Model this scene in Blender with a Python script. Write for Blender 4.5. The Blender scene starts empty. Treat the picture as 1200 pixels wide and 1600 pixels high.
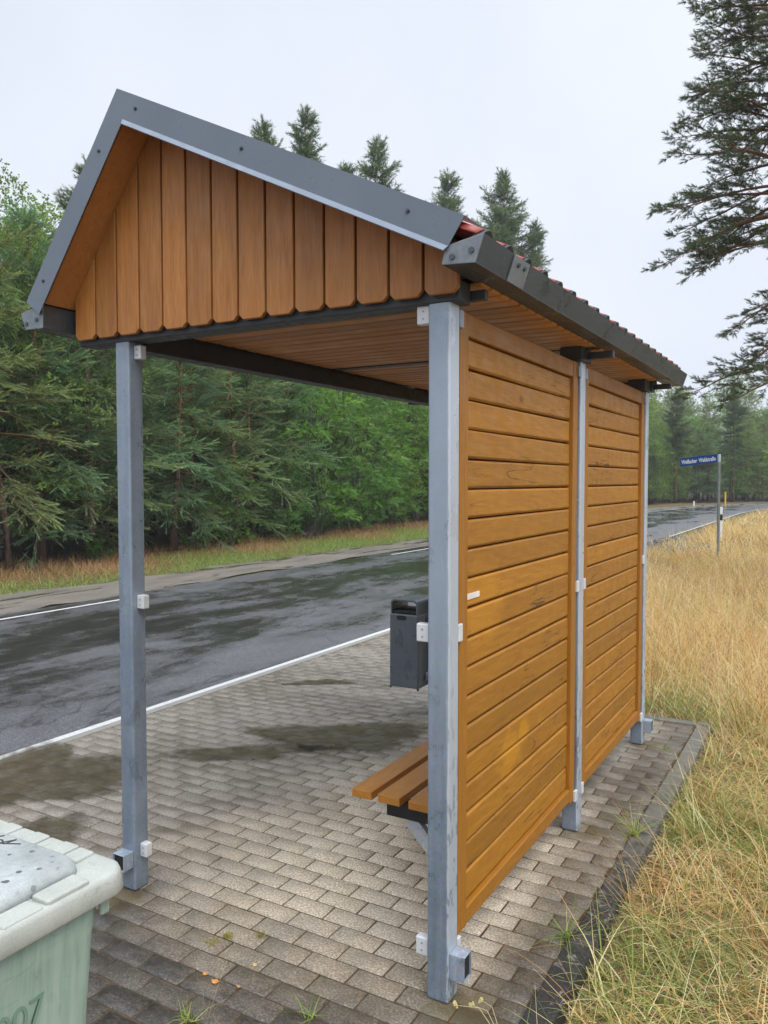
import bpy, math, random
import numpy as np
from mathutils import Vector, Matrix, Euler
R = math.radians
SC = bpy.context.scene
COL = SC.collection
random.seed(7)
RNG = np.random.default_rng(11)

# ------------------------------------------------------------------ camera
cam = bpy.data.cameras.new('camera')
cam_o = bpy.data.objects.new('camera', cam)
COL.objects.link(cam_o)
CAM = Vector((1.1436, -2.3882, 1.7591))
yaw, pitch = -0.5218, -0.0400
fwd = Vector((math.sin(yaw) * math.cos(pitch), math.cos(yaw) * math.cos(pitch), math.sin(pitch)))
rgt = Vector((math.cos(yaw), -math.sin(yaw), 0))
upv = rgt.cross(fwd)
mw = Matrix((rgt, upv, -fwd)).transposed().to_4x4()
mw.translation = CAM
cam_o.matrix_world = mw
cam.sensor_fit = 'VERTICAL'
cam.sensor_height = 32.0
cam.lens = 32.0 * 1237.76 / 1600.0
cam.clip_start = 0.05
cam.clip_end = 2000
SC.camera = cam_o
SC.render.resolution_x, SC.render.resolution_y = 768, 1024

# ------------------------------------------------------------------ world, sun, exposure
w = bpy.data.worlds.new('World')
SC.world = w
w.use_nodes = True
nt = w.node_tree
nt.nodes.clear()
SUN_EL, SUN_AZ = R(52), R(125)          # azimuth clockwise from +y
sky = nt.nodes.new('ShaderNodeTexSky')
sky.sky_type = 'NISHITA'
sky.sun_disc = False
sky.sun_elevation = SUN_EL
sky.sun_rotation = SUN_AZ
sky.air_density, sky.dust_density, sky.ozone_density = 1.0, 4.0, 1.0
hsv = nt.nodes.new('ShaderNodeHueSaturation')
hsv.inputs['Saturation'].default_value = 0.12
hsv.inputs['Value'].default_value = 0.8
nt.links.new(sky.outputs[0], hsv.inputs['Color'])
mixw = nt.nodes.new('ShaderNodeMix')
mixw.data_type = 'RGBA'
mixw.inputs[0].default_value = 0.86      # overcast: the cloud deck evens the sky out
nt.links.new(hsv.outputs[0], mixw.inputs[6])
tcw = nt.nodes.new('ShaderNodeTexCoord')
nzw = nt.nodes.new('ShaderNodeTexNoise')
nzw.inputs['Scale'].default_value = 1.6
nzw.inputs['Detail'].default_value = 5.0
nt.links.new(tcw.outputs['Generated'], nzw.inputs['Vector'])
rpw = nt.nodes.new('ShaderNodeValToRGB')
rpw.color_ramp.elements[0].position = 0.3
rpw.color_ramp.elements[0].color = (6.2, 6.8, 7.9, 1)
rpw.color_ramp.elements[1].position = 0.72
rpw.color_ramp.elements[1].color = (7.9, 8.4, 9.2, 1)
nt.links.new(nzw.outputs[0], rpw.inputs[0])
nt.links.new(rpw.outputs[0], mixw.inputs[7])
bgn = nt.nodes.new('ShaderNodeBackground')
bgn.inputs['Strength'].default_value = 0.1
# a cloud deck is brightest overhead and dims towards the horizon
spw = nt.nodes.new('ShaderNodeSeparateXYZ')
nt.links.new(tcw.outputs['Generated'], spw.inputs[0])
grw = nt.nodes.new('ShaderNodeMapRange')
grw.interpolation_type = 'SMOOTHSTEP'
for k_, v_ in ((1, .50), (2, 1.0), (3, 1.0), (4, 3.0)): grw.inputs[k_].default_value = v_
nt.links.new(spw.outputs[2], grw.inputs[0])
mulw = nt.nodes.new('ShaderNodeMix')
mulw.data_type, mulw.blend_type = 'RGBA', 'MULTIPLY'
mulw.inputs[0].default_value = 1.0
nt.links.new(mixw.outputs[2], mulw.inputs[6])
nt.links.new(grw.outputs[0], mulw.inputs[7])
nt.links.new(mulw.outputs[2], bgn.inputs[0])
wo = nt.nodes.new('ShaderNodeOutputWorld')
nt.links.new(bgn.outputs[0], wo.inputs[0])

sl = bpy.data.lights.new('sun', 'SUN')
sl.energy = 1.5
sl.angle = R(35)
sl.color = (1.0, 0.96, 0.9)
so = bpy.data.objects.new('sun', sl)
COL.objects.link(so)
sd = Vector((math.sin(SUN_AZ) * math.cos(SUN_EL), math.cos(SUN_AZ) * math.cos(SUN_EL), math.sin(SUN_EL)))
so.rotation_euler = sd.to_track_quat('Z', 'Y').to_euler()
so.location = (20, -20, 30)

vs = SC.view_settings
vs.view_transform = 'Standard'
vs.look = 'None'
vs.exposure = 0.38
vs.gamma = 1
vs.use_curve_mapping = False
SC.cycles.max_bounces = 6
SC.cycles.diffuse_bounces = 3
SC.cycles.transparent_max_bounces = 12
SC.cycles.sample_clamp_indirect = 6

# ------------------------------------------------------------------ node helpers
class Mat:
    def __init__(s, name, rough=0.6, metal=0.0, color=(.5, .5, .5), spec=None):
        s.m = bpy.data.materials.new(name)
        s.m.use_nodes = True
        s.t = s.m.node_tree
        s.b = s.t.nodes['Principled BSDF']
        s.out = s.t.nodes['Material Output']
        s.b.inputs['Roughness'].default_value = rough
        s.b.inputs['Metallic'].default_value = metal
        s.b.inputs['Base Color'].default_value = (*color, 1)
        if spec is not None:
            s.b.inputs['Specular IOR Level'].default_value = spec
        s._tc = None
    def n(s, typ, **kw):
        nd = s.t.nodes.new('ShaderNode' + typ)
        for k, v in kw.items():
            setattr(nd, k, v)
        return nd
    def put(s, sock, v):
        if hasattr(v, 'is_linked') or isinstance(v, bpy.types.NodeSocket):
            s.t.links.new(v, sock)
        elif isinstance(v, (tuple, list)):
            sock.default_value = (*v, 1) if (len(v) == 3 and sock.type == 'RGBA') else v
        else:
            sock.default_value = v
    def obj(s):
        if s._tc is None:
            s._tc = s.n('TexCoord')
        return s._tc.outputs['Object']
    def mapping(s, scale=(1, 1, 1), vec=None, loc=None):
        m = s.n('Mapping')
        s.t.links.new(vec or s.obj(), m.inputs[0])
        m.inputs['Scale'].default_value = scale
        if loc is not None:
            s.put(m.inputs['Location'], loc)
        return m.outputs[0]
    def noise(s, scale, detail=4, rough=.55, vec=None, dist=0):
        n = s.n('TexNoise')
        s.t.links.new(vec or s.obj(), n.inputs['Vector'])
        n.inputs['Scale'].default_value = scale
        n.inputs['Detail'].default_value = detail
        n.inputs['Roughness'].default_value = rough
        n.inputs['Distortion'].default_value = dist
        return n.outputs[0]
    def vor(s, scale, vec=None, feature='F1', out=0):
        n = s.n('TexVoronoi', feature=feature)
        s.t.links.new(vec or s.obj(), n.inputs['Vector'])
        n.inputs['Scale'].default_value = scale
        return n.outputs[out]
    def ramp(s, fac, *stops, ease=False):
        n = s.n('ValToRGB')
        el = n.color_ramp.elements
        while len(el) < len(stops):
            el.new(.5)
        for e, (p, c) in zip(el, stops):
            e.position = p
            e.color = (c, c, c, 1) if isinstance(c, (int, float)) else (*c, 1)
        if ease:
            n.color_ramp.interpolation = 'EASE'
        s.put(n.inputs[0], fac)
        return n.outputs[0]
    def mix(s, fac, a, b, mode='MIX'):
        n = s.n('Mix', data_type='RGBA', blend_type=mode)
        s.put(n.inputs[0], fac)
        s.put(n.inputs[6], a)
        s.put(n.inputs[7], b)
        return n.outputs[2]
    def math(s, op, a, b=0.0, c=None):
        n = s.n('Math', operation=op)
        s.put(n.inputs[0], a)
        s.put(n.inputs[1], b)
        if c is not None:
            s.put(n.inputs[2], c)
        return n.outputs[0]
    def isl(s):
        return s.n('NewGeometry').outputs['Random Per Island']
    def sep(s, vec=None):
        n = s.n('SeparateXYZ')
        s.t.links.new(vec or s.obj(), n.inputs[0])
        return n.outputs
    def attr(s, name, out=0):
        return s.n('Attribute', attribute_name=name).outputs[out]
    def color(s, v): s.put(s.b.inputs['Base Color'], v)
    def rough(s, v): s.put(s.b.inputs['Roughness'], v)
    def bump(s, h, strength=.3, dist=.01, prev=None):
        n = s.n('Bump')
        s.put(n.inputs['Height'], h)
        s.put(n.inputs['Strength'], strength)
        n.inputs['Distance'].default_value = dist
        if prev is not None:
            s.t.links.new(prev, n.inputs['Normal'])
        s.t.links.new(n.outputs[0], s.b.inputs['Normal'])
        return n.outputs[0]
    def ball(s, c, r, soft=.5, sc=(1, 1, 1)):
        """mask 1 inside a blob round c"""
        n = s.n('VectorMath', operation='DISTANCE')
        s.t.links.new(s.mapping(sc), n.inputs[0])
        n.inputs[1].default_value = (c[0] * sc[0], c[1] * sc[1], c[2] * sc[2])
        d = s.math('ADD', n.outputs['Value'], s.math('MULTIPLY', s.math('SUBTRACT', s.noise(14, 3), .5), r * 1.3))
        return s.ramp(s.math('DIVIDE', d, r), (1 - soft, 1.0), (1.0, 0.0))

def plain(name, color, rough=.5, metal=0.0, var=.12, nscale=9, bump=0.0):
    m = Mat(name, rough, metal)
    nz = m.noise(nscale, 5)
    lo = tuple(c * (1 - var) for c in color)
    hi = tuple(min(1, c * (1 + var)) for c in color)
    m.color(m.ramp(nz, (.3, lo), (.7, hi)))
    m.rough(m.ramp(m.noise(nscale * 3, 3), (.3, rough * .75), (.7, min(1, rough * 1.2))))
    if bump:
        m.bump(m.noise(nscale * 12, 4), bump, .003)
    return m.m

def wood(name, axis, lo, hi, patches=(), bump=.25, crack=True, rough=.52):
    m = Mat(name, rough)
    sc = [1.0, 1.0, 1.0]
    sc[axis] = .08
    isl = m.isl()
    off = m.n('CombineXYZ')
    m.put(off.inputs[0], m.math('MULTIPLY', isl, 17.3))
    m.put(off.inputs[1], m.math('MULTIPLY', isl, 31.7))
    m.put(off.inputs[2], m.math('MULTIPLY', isl, 23.1))
    v = m.mapping(tuple(sc), loc=off.outputs[0])
    g1 = m.noise(38, 6, .62, v, .5)
    g2 = m.noise(170, 4, .6, v)
    sc2 = list(sc)
    sc2[axis] = .16
    v2 = m.mapping(tuple(sc2), loc=off.outputs[0])
    wv = m.n('TexWave', wave_type='BANDS', bands_direction='DIAGONAL')
    m.put(wv.inputs['Vector'], v2)
    wv.inputs['Scale'].default_value = 16
    wv.inputs['Distortion'].default_value = 7
    wv.inputs['Detail'].default_value = 3
    wv.inputs['Detail Scale'].default_value = 1.2
    mid = tuple((a + b) / 2 for a, b in zip(lo, hi))
    col = m.ramp(g1, (.28, lo), (.5, mid), (.74, hi))
    col = m.mix(m.math('MULTIPLY', wv.outputs[0], .22), col, lo)
    col = m.mix(.22, col, m.ramp(g2, (.35, tuple(c * .55 for c in lo)), (.62, hi)))
    # board to board difference
    val = m.ramp(isl, (0, .78), (.35, 1.03), (.6, .92), (1, 1.16))
    col = m.mix(1.0, col, val, 'MULTIPLY')
    # knots
    sc3 = list((1.0, 1.0, 1.0))
    sc3[axis] = .45
    kd = m.vor(3.4, m.mapping(tuple(sc3), loc=off.outputs[0]))
    kn = m.ramp(kd, (.025, .7), (.055, 0.0))
    col = m.mix(kn, col, tuple(c * .42 for c in lo))
    h = m.math('ADD', g1, m.math('MULTIPLY', g2, .35))
    h = m.math('ADD', h, m.math('MULTIPLY', wv.outputs[0], .35))
    if crack:
        sc4 = [1.0, 1.0, 1.0]
        sc4[axis] = .09
        cn = m.noise(19, 3, .5, m.mapping(tuple(sc4), loc=off.outputs[0]), .9)
        gate = m.ramp(m.noise(2.4, 2, .5, m.mapping((1, 1, 1), loc=off.outputs[0])), (.52, 0.0), (.60, .9))
        cr = m.math('MULTIPLY', m.ramp(m.math('ABSOLUTE', m.math('SUBTRACT', cn, .5)), (.004, 1.0), (.013, 0.0)), gate)
        col = m.mix(m.math('MULTIPLY', cr, .85), col, (.05, .022, .008))
        h = m.math('SUBTRACT', h, m.math('MULTIPLY', cr, 1.2))
    for c, r, pc in patches:
        col = m.mix(m.math('MULTIPLY', m.ball(c, r, .55, (1, .6, 1)), .6), col, pc)
    m.color(col)
    m.rough(m.ramp(m.noise(11, 4), (.3, rough * .8), (.7, rough * 1.35)))
    m.bump(h, bump, .004)
    return m.m

def zinc(name, lo, hi, metal=.35, rough=.42, blotch=.5, streak=2, pale_face=False):
    m = Mat(name, rough, metal)
    sc = [1, 1, 1]
    sc[streak] = .05
    st = m.noise(45, 5, .6, m.mapping(tuple(sc)))
    big = m.noise(4.2, 5, .6)
    col = m.ramp(big, (.3, lo), (.68, hi))
    col = m.mix(.35, col, m.ramp(st, (.3, lo), (.7, hi)))
    sp = m.vor(90, out=1)
    col = m.mix(.10, col, sp, 'OVERLAY')
    wet = m.ramp(m.noise(9, 5, .6, m.mapping((1, 1, .6)), .2), (.57, 0.0), (.62, 1.0))
    col = m.mix(m.math('MULTIPLY', wet, blotch), col, tuple(c * .62 for c in lo))
    sm = m.ramp(m.vor(16, m.mapping((1, 1, .7))), (.05, 1.0), (.085, 0.0))
    gate = m.ramp(m.noise(3.3, 2), (.5, 0.0), (.6, .65))
    col = m.mix(m.math('MULTIPLY', sm, gate), col, tuple(c * .35 for c in lo))
    # white runs
    wr = m.ramp(m.noise(26, 5, .65, m.mapping((1, 1, .09)), .6), (.62, 0.0), (.70, .5))
    col = m.mix(wr, col, tuple(min(1, c * 1.45) for c in hi))
    if pale_face:
        # wall posts: outer face and upper part paler, with dark dabs
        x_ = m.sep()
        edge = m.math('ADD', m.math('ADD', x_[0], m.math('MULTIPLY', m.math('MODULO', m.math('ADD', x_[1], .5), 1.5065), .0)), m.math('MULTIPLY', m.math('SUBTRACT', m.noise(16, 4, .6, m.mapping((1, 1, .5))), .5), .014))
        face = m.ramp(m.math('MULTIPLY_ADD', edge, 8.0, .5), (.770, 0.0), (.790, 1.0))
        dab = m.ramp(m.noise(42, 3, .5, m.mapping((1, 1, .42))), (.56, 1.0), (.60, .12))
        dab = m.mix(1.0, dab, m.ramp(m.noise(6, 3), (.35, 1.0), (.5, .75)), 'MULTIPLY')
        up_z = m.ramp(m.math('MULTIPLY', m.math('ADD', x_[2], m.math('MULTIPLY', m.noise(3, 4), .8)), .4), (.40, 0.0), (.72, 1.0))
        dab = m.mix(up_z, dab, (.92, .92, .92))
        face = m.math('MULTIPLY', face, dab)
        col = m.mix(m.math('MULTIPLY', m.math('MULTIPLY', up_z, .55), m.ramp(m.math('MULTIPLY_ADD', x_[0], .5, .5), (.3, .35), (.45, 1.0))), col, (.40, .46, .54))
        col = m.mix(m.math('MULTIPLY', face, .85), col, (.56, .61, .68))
    m.color(col)
    m.rough(m.mix(wet, m.ramp(st, (.3, rough * .8), (.7, rough * 1.3)), (.22, .22, .22)))
    m.bump(st, .06, .002)
    return m.m

# ------------------------------------------------------------------ mesh helpers
def link(o, parent=None):
    COL.objects.link(o)
    if parent is not None:
        o.parent = parent
    return o

def tag(o, label=None, cat=None, group=None, kind=None):
    if label: o['label'] = label
    if cat: o['category'] = cat
    if group: o['group'] = group
    if kind: o['kind'] = kind
    return o

def empty(name, loc=(0, 0, 0), rz=0.0):
    o = bpy.data.objects.new(name, None)
    o.empty_display_size = .2
    o.location = loc
    o.rotation_euler = (0, 0, rz)
    return link(o)

class MB:
    def __init__(s): s.v, s.f = [], []
    def add(s, vs, fs):
        b = len(s.v)
        s.v += [tuple(v) for v in vs]
        s.f += [tuple(i + b for i in f) for f in fs]
        return s
    def box(s, x0, x1, y0, y1, z0, z1, M=None):
        vs = [(x, y, z) for z in (z0, z1) for y in (y0, y1) for x in (x0, x1)]
        if M is not None: vs = [M @ Vector(v) for v in vs]
        return s.add(vs, [(0, 2, 3, 1), (4, 5, 7, 6), (0, 1, 5, 4), (2, 6, 7, 3), (0, 4, 6, 2), (1, 3, 7, 5)])
    def prism(s, prof, a0, a1, fn):
        """prof: closed 2-D outline; fn(p, a) -> point. Caps are n-gons."""
        n = len(prof)
        vs = [fn(p, a0) for p in prof] + [fn(p, a1) for p in prof]
        fs = [tuple(range(n))[::-1], tuple(range(n, 2 * n))]
        fs += [(i, (i + 1) % n, n + (i + 1) % n, n + i) for i in range(n)]
        return s.add(vs, fs)
    def tube(s, p0, p1, r0, r1=None, n=8, cap=True):
        r1 = r0 if r1 is None else r1
        p0, p1 = Vector(p0), Vector(p1)
        q = (p1 - p0).to_track_quat('Z', 'Y')
        vs = []
        for p, r in ((p0, r0), (p1, r1)):
            for k in range(n):
                a = 2 * math.pi * k / n
                vs.append(p + q @ Vector((math.cos(a) * r, math.sin(a) * r, 0)))
        fs = [(k, (k + 1) % n, n + (k + 1) % n, n + k) for k in range(n)]
        if cap: fs += [tuple(range(n))[::-1], tuple(range(n, 2 * n))]
        return s.add(vs, fs)
    def path(s, pts, rad, n=6):
        """tube along a polyline"""
        pts = [Vector(p) for p in pts]
        b = len(s.v)
        for i, p in enumerate(pts):
            d = (pts[min(i + 1, len(pts) - 1)] - pts[max(i - 1, 0)])
            q = d.to_track_quat('Z', 'Y')
            r = rad[i] if hasattr(rad, '__len__') else rad
            for k in range(n):
                a = 2 * math.pi * k / n
                s.v.append(tuple(p + q @ Vector((math.cos(a) * r, math.sin(a) * r, 0))))
        for i in range(len(pts) - 1):
            for k in range(n):
                s.f.append((b + i * n + k, b + i * n + (k + 1) % n, b + (i + 1) * n + (k + 1) % n, b + (i + 1) * n + k))
        s.f.append(tuple(b + k for k in range(n))[::-1])
        s.f.append(tuple(b + (len(pts) - 1) * n + k for k in range(n)))
        return s
    def build(s, name, mat, parent=None, bevel=0, seg=2, smooth=False, ang=40):
        me = bpy.data.meshes.new(name)
        me.from_pydata(s.v, [], s.f)
        me.materials.append(mat)
        o = link(bpy.data.objects.new(name, me), parent)
        import bmesh
        bm = bmesh.new(); bm.from_mesh(me)
        bmesh.ops.recalc_face_normals(bm, faces=bm.faces)
        bm.to_mesh(me); bm.free()
        if bevel:
            md = o.modifiers.new('bevel', 'BEVEL')
            md.width, md.segments, md.limit_method, md.angle_limit = bevel, seg, 'ANGLE', R(35)
        if smooth:
            me.polygons.foreach_set('use_smooth', [True] * len(me.polygons))
        return o

def np_mesh(name, V, F, col=None, smooth=False):
    """V (N,3), F (M,k); col (N,3) point colours named tint"""
    me = bpy.data.meshes.new(name)
    V = np.ascontiguousarray(V, np.float32); F = np.ascontiguousarray(F, np.int32)
    k = F.shape[1]
    me.vertices.add(len(V)); me.vertices.foreach_set('co', V.ravel())
    me.loops.add(F.size); me.loops.foreach_set('vertex_index', F.ravel())
    me.polygons.add(len(F))
    me.polygons.foreach_set('loop_start', np.arange(0, F.size, k, dtype=np.int32))
    try:
        me.polygons.foreach_set('loop_total', np.full(len(F), k, np.int32))
    except Exception:
        pass
    if smooth: me.polygons.foreach_set('use_smooth', np.ones(len(F), bool))
    if col is not None:
        a = me.attributes.new('tint', 'FLOAT_COLOR', 'POINT')
        c = np.ones((len(V), 4), np.float32); c[:, :3] = col
        a.data.foreach_set('color', c.ravel())
    me.update(calc_edges=True)
    me.validate()
    return me

def mesh_obj(name, me, mat, parent=None):
    me.materials.append(mat)
    return link(bpy.data.objects.new(name, me), parent)

def text_mesh(body, size, ext, squeeze=1.0, bold=0.0):
    cu = bpy.data.curves.new('lettering', 'FONT')
    cu.body = body; cu.size = size; cu.extrude = ext
    cu.align_x, cu.align_y = 'CENTER', 'CENTER'
    cu.offset = bold
    o = bpy.data.objects.new('lettering', cu)
    COL.objects.link(o)
    bpy.context.view_layer.update()
    me = bpy.data.meshes.new_from_object(o.evaluated_get(bpy.context.evaluated_depsgraph_get()))
    bpy.data.objects.remove(o); bpy.data.curves.remove(cu)
    for v in me.vertices: v.co.x *= squeeze
    return me

# ------------------------------------------------------------------ materials
WALLW = wood('wall_wood', 1, (.30, .118, .0060), (.43, .186, .0115),
             patches=(((.02, .30, 1.30), .17, (.52, .22, .010)), ((.02, .62, .66), .10, (.55, .24, .008)), ((.02, .75, .72), .05, (.55, .24, .008))))
FRAMEW_V = wood('frame_wood_upright', 2, (.29, .110, .006), (.39, .160, .011), crack=False)
FRAMEW_H = wood('frame_wood_level', 1, (.29, .110, .006), (.39, .160, .011), crack=False)
GABLEW = wood('gable_wood', 2, (.29, .105, .020), (.47, .20, .047), crack=False, rough=.5)
SOFFW = wood('soffit_wood', 0, (.42, .18, .055), (.62, .30, .10), crack=False, rough=.55)
VERGEW = wood('verge_wood', 0, (.42, .155, .035), (.56, .24, .06), crack=False, rough=.5)
BENCHW = wood('bench_wood', 1, (.43, .165, .022), (.54, .235, .038), crack=False, rough=.38, bump=.15)
BLACKW = plain('dark_gap_brown', (.012, .006, .003), .9)  # near-black, shows through the gaps between the ceiling boards
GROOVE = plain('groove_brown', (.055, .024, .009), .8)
ZINC = zinc('galvanised_steel', (.24, .29, .35), (.40, .46, .53))
POSTZ = zinc('post_galvanised_steel', (.155, .195, .25), (.28, .335, .405), blotch=.22, pale_face=True)
ZINC_L = zinc('bright_galvanised_steel', (.42, .46, .52), (.62, .66, .70), blotch=.2)
CLAMP = plain('pale_clamp_zinc', (.66, .67, .68), .45, .2, .1)
TRIM = plain('grey_sheet_metal', (.145, .172, .210), .34, .25, .07, 3)
TRIMLIP = plain('pale_sheet_edge', (.18, .212, .262), .38, .25, .08)
GUTTER = zinc('dark_gutter_metal', (.050, .057, .064), (.080, .089, .099), metal=.3, rough=.40, blotch=.3, streak=1)
GUTTER_E = zinc('gutter_end_metal', (.15, .17, .19), (.25, .275, .30), metal=.3, rough=.45, blotch=.3)
BEAM = plain('dark_beam_paint', (.036, .038, .042), .5, .1, .25)
BLACK = plain('black_rubber_and_shade', (.012, .012, .013), .6)
SCREW = plain('screw_steel', (.10, .11, .12), .35, .7)
TILE = plain('red_tile_sheet', (.30, .045, .035), .42, 0, .3, 14)
CHIP = plain('bare_pale_wood', (.72, .68, .60), .7)
BINBODY = zinc('bin_grey_paint', (.105, .122, .137), (.15, .172, .19), metal=.2, rough=.35, blotch=.2)
BINLIP = plain('bin_rim_paint', (.11, .13, .14), .35, .2)

# ------------------------------------------------------------------ road path
def path_at(s):
    """centre line of the road: straight along +y, then bending right"""
    s0, Rr, cx = 43.0, 38.0, -5.80
    if s <= s0: return Vector((cx, s)), Vector((0, 1))
    a = (s - s0) / Rr
    a_max = 1.15
    if a <= a_max:
        return Vector((cx + Rr * (1 - math.cos(a)), s0 + Rr * math.sin(a))), Vector((math.sin(a), math.cos(a)))
    p, d = Vector((cx + Rr * (1 - math.cos(a_max)), s0 + Rr * math.sin(a_max))), Vector((math.sin(a_max), math.cos(a_max)))
    return p + d * ((a - a_max) * Rr), d
SS = [-60, -30, -15] + [i * 1.0 for i in range(-10, 100)] + [105, 115, 130, 160, 200]
PATH = [path_at(s) for s in SS]
PP = np.array([[p.x, p.y] for p, d in PATH]); PD = np.array([[d.x, d.y] for p, d in PATH])
def lateral(X, Y):
    """signed distance from the road's centre line, + to the right"""
    d2 = (X[..., None] - PP[:, 0]) ** 2 + (Y[..., None] - PP[:, 1]) ** 2
    i = d2.argmin(-1)
    return (X - PP[i, 0]) * PD[i, 1] - (Y - PP[i, 1]) * PD[i, 0]
def strip(name, l0, l1, z, mat, s_from=-60, s_to=200, nl=2, jit=0.0):
    V, F = [], []
    rr = random.Random(hash(name) % 1000 if False else len(name))
    rows = [(s, *path_at(s)) for s in SS if s_from <= s <= s_to]
    for s, p, d in rows:
        for k in range(nl):
            l = l0 + (l1 - l0) * k / (nl - 1)
            if jit and k in (0, nl - 1): l += rr.uniform(-jit, jit)
            V.append((p.x + d.y * l, p.y - d.x * l, z))
    for i in range(len(rows) - 1):
        for k in range(nl - 1):
            a = i * nl + k
            F.append((a, a + 1, a + nl + 1, a + nl))
    return mesh_obj(name, np_mesh(name, np.array(V), np.array(F)), mat)

# ground
def ground_z(X, Y, L):
    z = np.full(X.shape, -.042)
    n = .5 * np.sin(X * .9 + Y * .37) + .5 * np.sin(Y * .71 - X * .33)
    z += np.where(L > 6.0, .03 * n * np.clip((L - 6.3) / 2, 0, 1) - .025 * np.clip((L - 5.9) * 4, 0, 1), 0)
    z += np.where(L < -4.6, np.clip((-L - 4.6) / 4, 0, 1) * (.10 + .06 * n), 0)
    return z
def axis_pts(lo, hi, f0, f1, fine, coarse):
    a = list(np.arange(f0, f1 + fine / 2, fine))
    x, st = f1, fine
    while x < hi: st *= coarse; x = min(hi, x + st); a.append(x)
    x, st = f0, fine
    while x > lo: st *= coarse; x = max(lo, x - st); a.insert(0, x)
    return np.array(a)
gx = axis_pts(-250, 250, -20, 8, .35, 1.25); gy = axis_pts(-250, 250, -4, 40, .5, 1.2)
GX, GY = np.meshgrid(gx, gy)
GL = lateral(GX, GY)
GZ = ground_z(GX, GY, GL)
idx = np.arange(GX.size).reshape(GX.shape)
gf = np.stack([idx[:-1, :-1], idx[:-1, 1:], idx[1:, 1:], idx[1:, :-1]], -1).reshape(-1, 4)
gme = np_mesh('ground', np.stack([GX, GY, GZ], -1).reshape(-1, 3), gf, smooth=True)
at = gme.attributes.new('lat', 'FLOAT', 'POINT')
at.data.foreach_set('value', GL.astype(np.float32).ravel())
m = Mat('ground_soil', .95)
lat = m.math('ADD', m.attr('lat', 2), m.math('MULTIPLY', m.math('SUBTRACT', m.noise(1.1, 5), .5), 1.6))
n1 = m.noise(9, 6, .7); n2 = m.noise(55, 4, .7)
floor_c = m.ramp(n1, (.3, (.035, .022, .012)), (.7, (.12, .07, .034)))
dry = m.ramp(n1, (.3, (.15, .10, .045)), (.7, (.30, .22, .105)))
grn = m.ramp(n1, (.35, (.07, .085, .02)), (.7, (.20, .17, .06)))
latn = m.math('MULTIPLY_ADD', lat, 1 / 24, .5)          # -12..12 -> 0..1
col = m.mix(m.ramp(latn, (.205, 0.0), (.235, 1.0)), floor_c, m.ramp(n1, (.3, (.15, .075, .03)), (.7, (.24, .15, .065))))
col = m.mix(m.ramp(latn, (.25, 0.0), (.28, 1.0)), col, grn)
col = m.mix(m.ramp(latn, (.6, 0.0), (.62, 1.0)), col, dry)
col = m.mix(.35, col, m.ramp(n2, (.3, (.3, .3, .3)), (.7, (1, 1, 1))), 'MULTIPLY')
m.color(col)
m.bump(m.math('ADD', n1, n2), .7, .04)
tag(mesh_obj('ground', gme, m.m), kind='structure')

# road
m = Mat('wet_asphalt', .5)
v = m.mapping((1, 1, 1))
agg = m.noise(120, 4, .75); agg2 = m.vor(150)
base = m.ramp(agg, (.36, (.030, .030, .033)), (.51, (.088, .088, .094)), (.66, (.28, .28, .285)))
vs_ = m.mapping((.85, .30, 1))
wetn = m.noise(1.2, 6, .62, vs_, .25)
wetn2 = m.noise(4.2, 5, .65, m.mapping((1, .6, 1)), .15)
wsum = m.math('ADD', m.math('MULTIPLY', wetn, .75), m.math('MULTIPLY', wetn2, .25))
sx = m.sep()
lane = m.ramp(m.math('ABSOLUTE', m.math('ADD', sx[0], 6.2)), (.9, .055), (2.2, -.05))
wsum = m.math('ADD', wsum, m.math('MULTIPLY_ADD', m.ramp(m.math('DIVIDE', m.math('ABSOLUTE', m.math('ADD', sx[0], 6.4)), 2.6), (.25, 1.0), (1.0, 0.0)), .13, -.065))
wet = m.ramp(wsum, (.47, 0.0), (.63, .95), ease=True)
damp = m.ramp(wsum, (.40, 0.0), (.60, 1.0))
col = m.mix(damp, base, m.mix(1.0, base, (.55, .54, .53), 'MULTIPLY'))
col = m.mix(wet, col, m.mix(.6, (.022, .021, .02), m.mix(1.0, base, (.35, .34, .33), 'MULTIPLY')))
cr = m.math('ABSOLUTE', m.math('SUBTRACT', m.noise(.55, 5, .6, m.mapping((1, .6, 1), loc=(3.3, 1.2, 0)), .6), .5))
crk = m.ramp(cr, (.0015, 1.0), (.006, 0.0))
col = m.mix(m.math('MULTIPLY', crk, .75), col, (.016, .016, .017))
m.color(col)
m.rough(m.mix(wet, m.ramp(damp, (0, .5), (1, .30)), (.09, .09, .09)))
bs = m.math('MULTIPLY_ADD', wet, -.52, .6)
m.bump(m.math('ADD', agg, agg2), bs, .004)
tag(strip('road', -2.62, 2.387, -.012, m.m, nl=9), kind='structure')
ASPHALT = m.m
PAINT = Mat('road_paint', .55)
pn = PAINT.noise(60, 5, .7)
PAINT.color(PAINT.ramp(pn, (.30, (.16, .16, .16)), (.42, (.52, .52, .50)), (.75, (.68, .68, .66))))
tag(strip('edge_line', 2.308, 2.376, -.008, PAINT.m, s_to=200), kind='structure')
for a_, b_ in ((-60, 6), (14, 200)): tag(strip('edge_line', -2.31, -2.235, -.008, PAINT.m, s_from=a_, s_to=b_), kind='structure')
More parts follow.
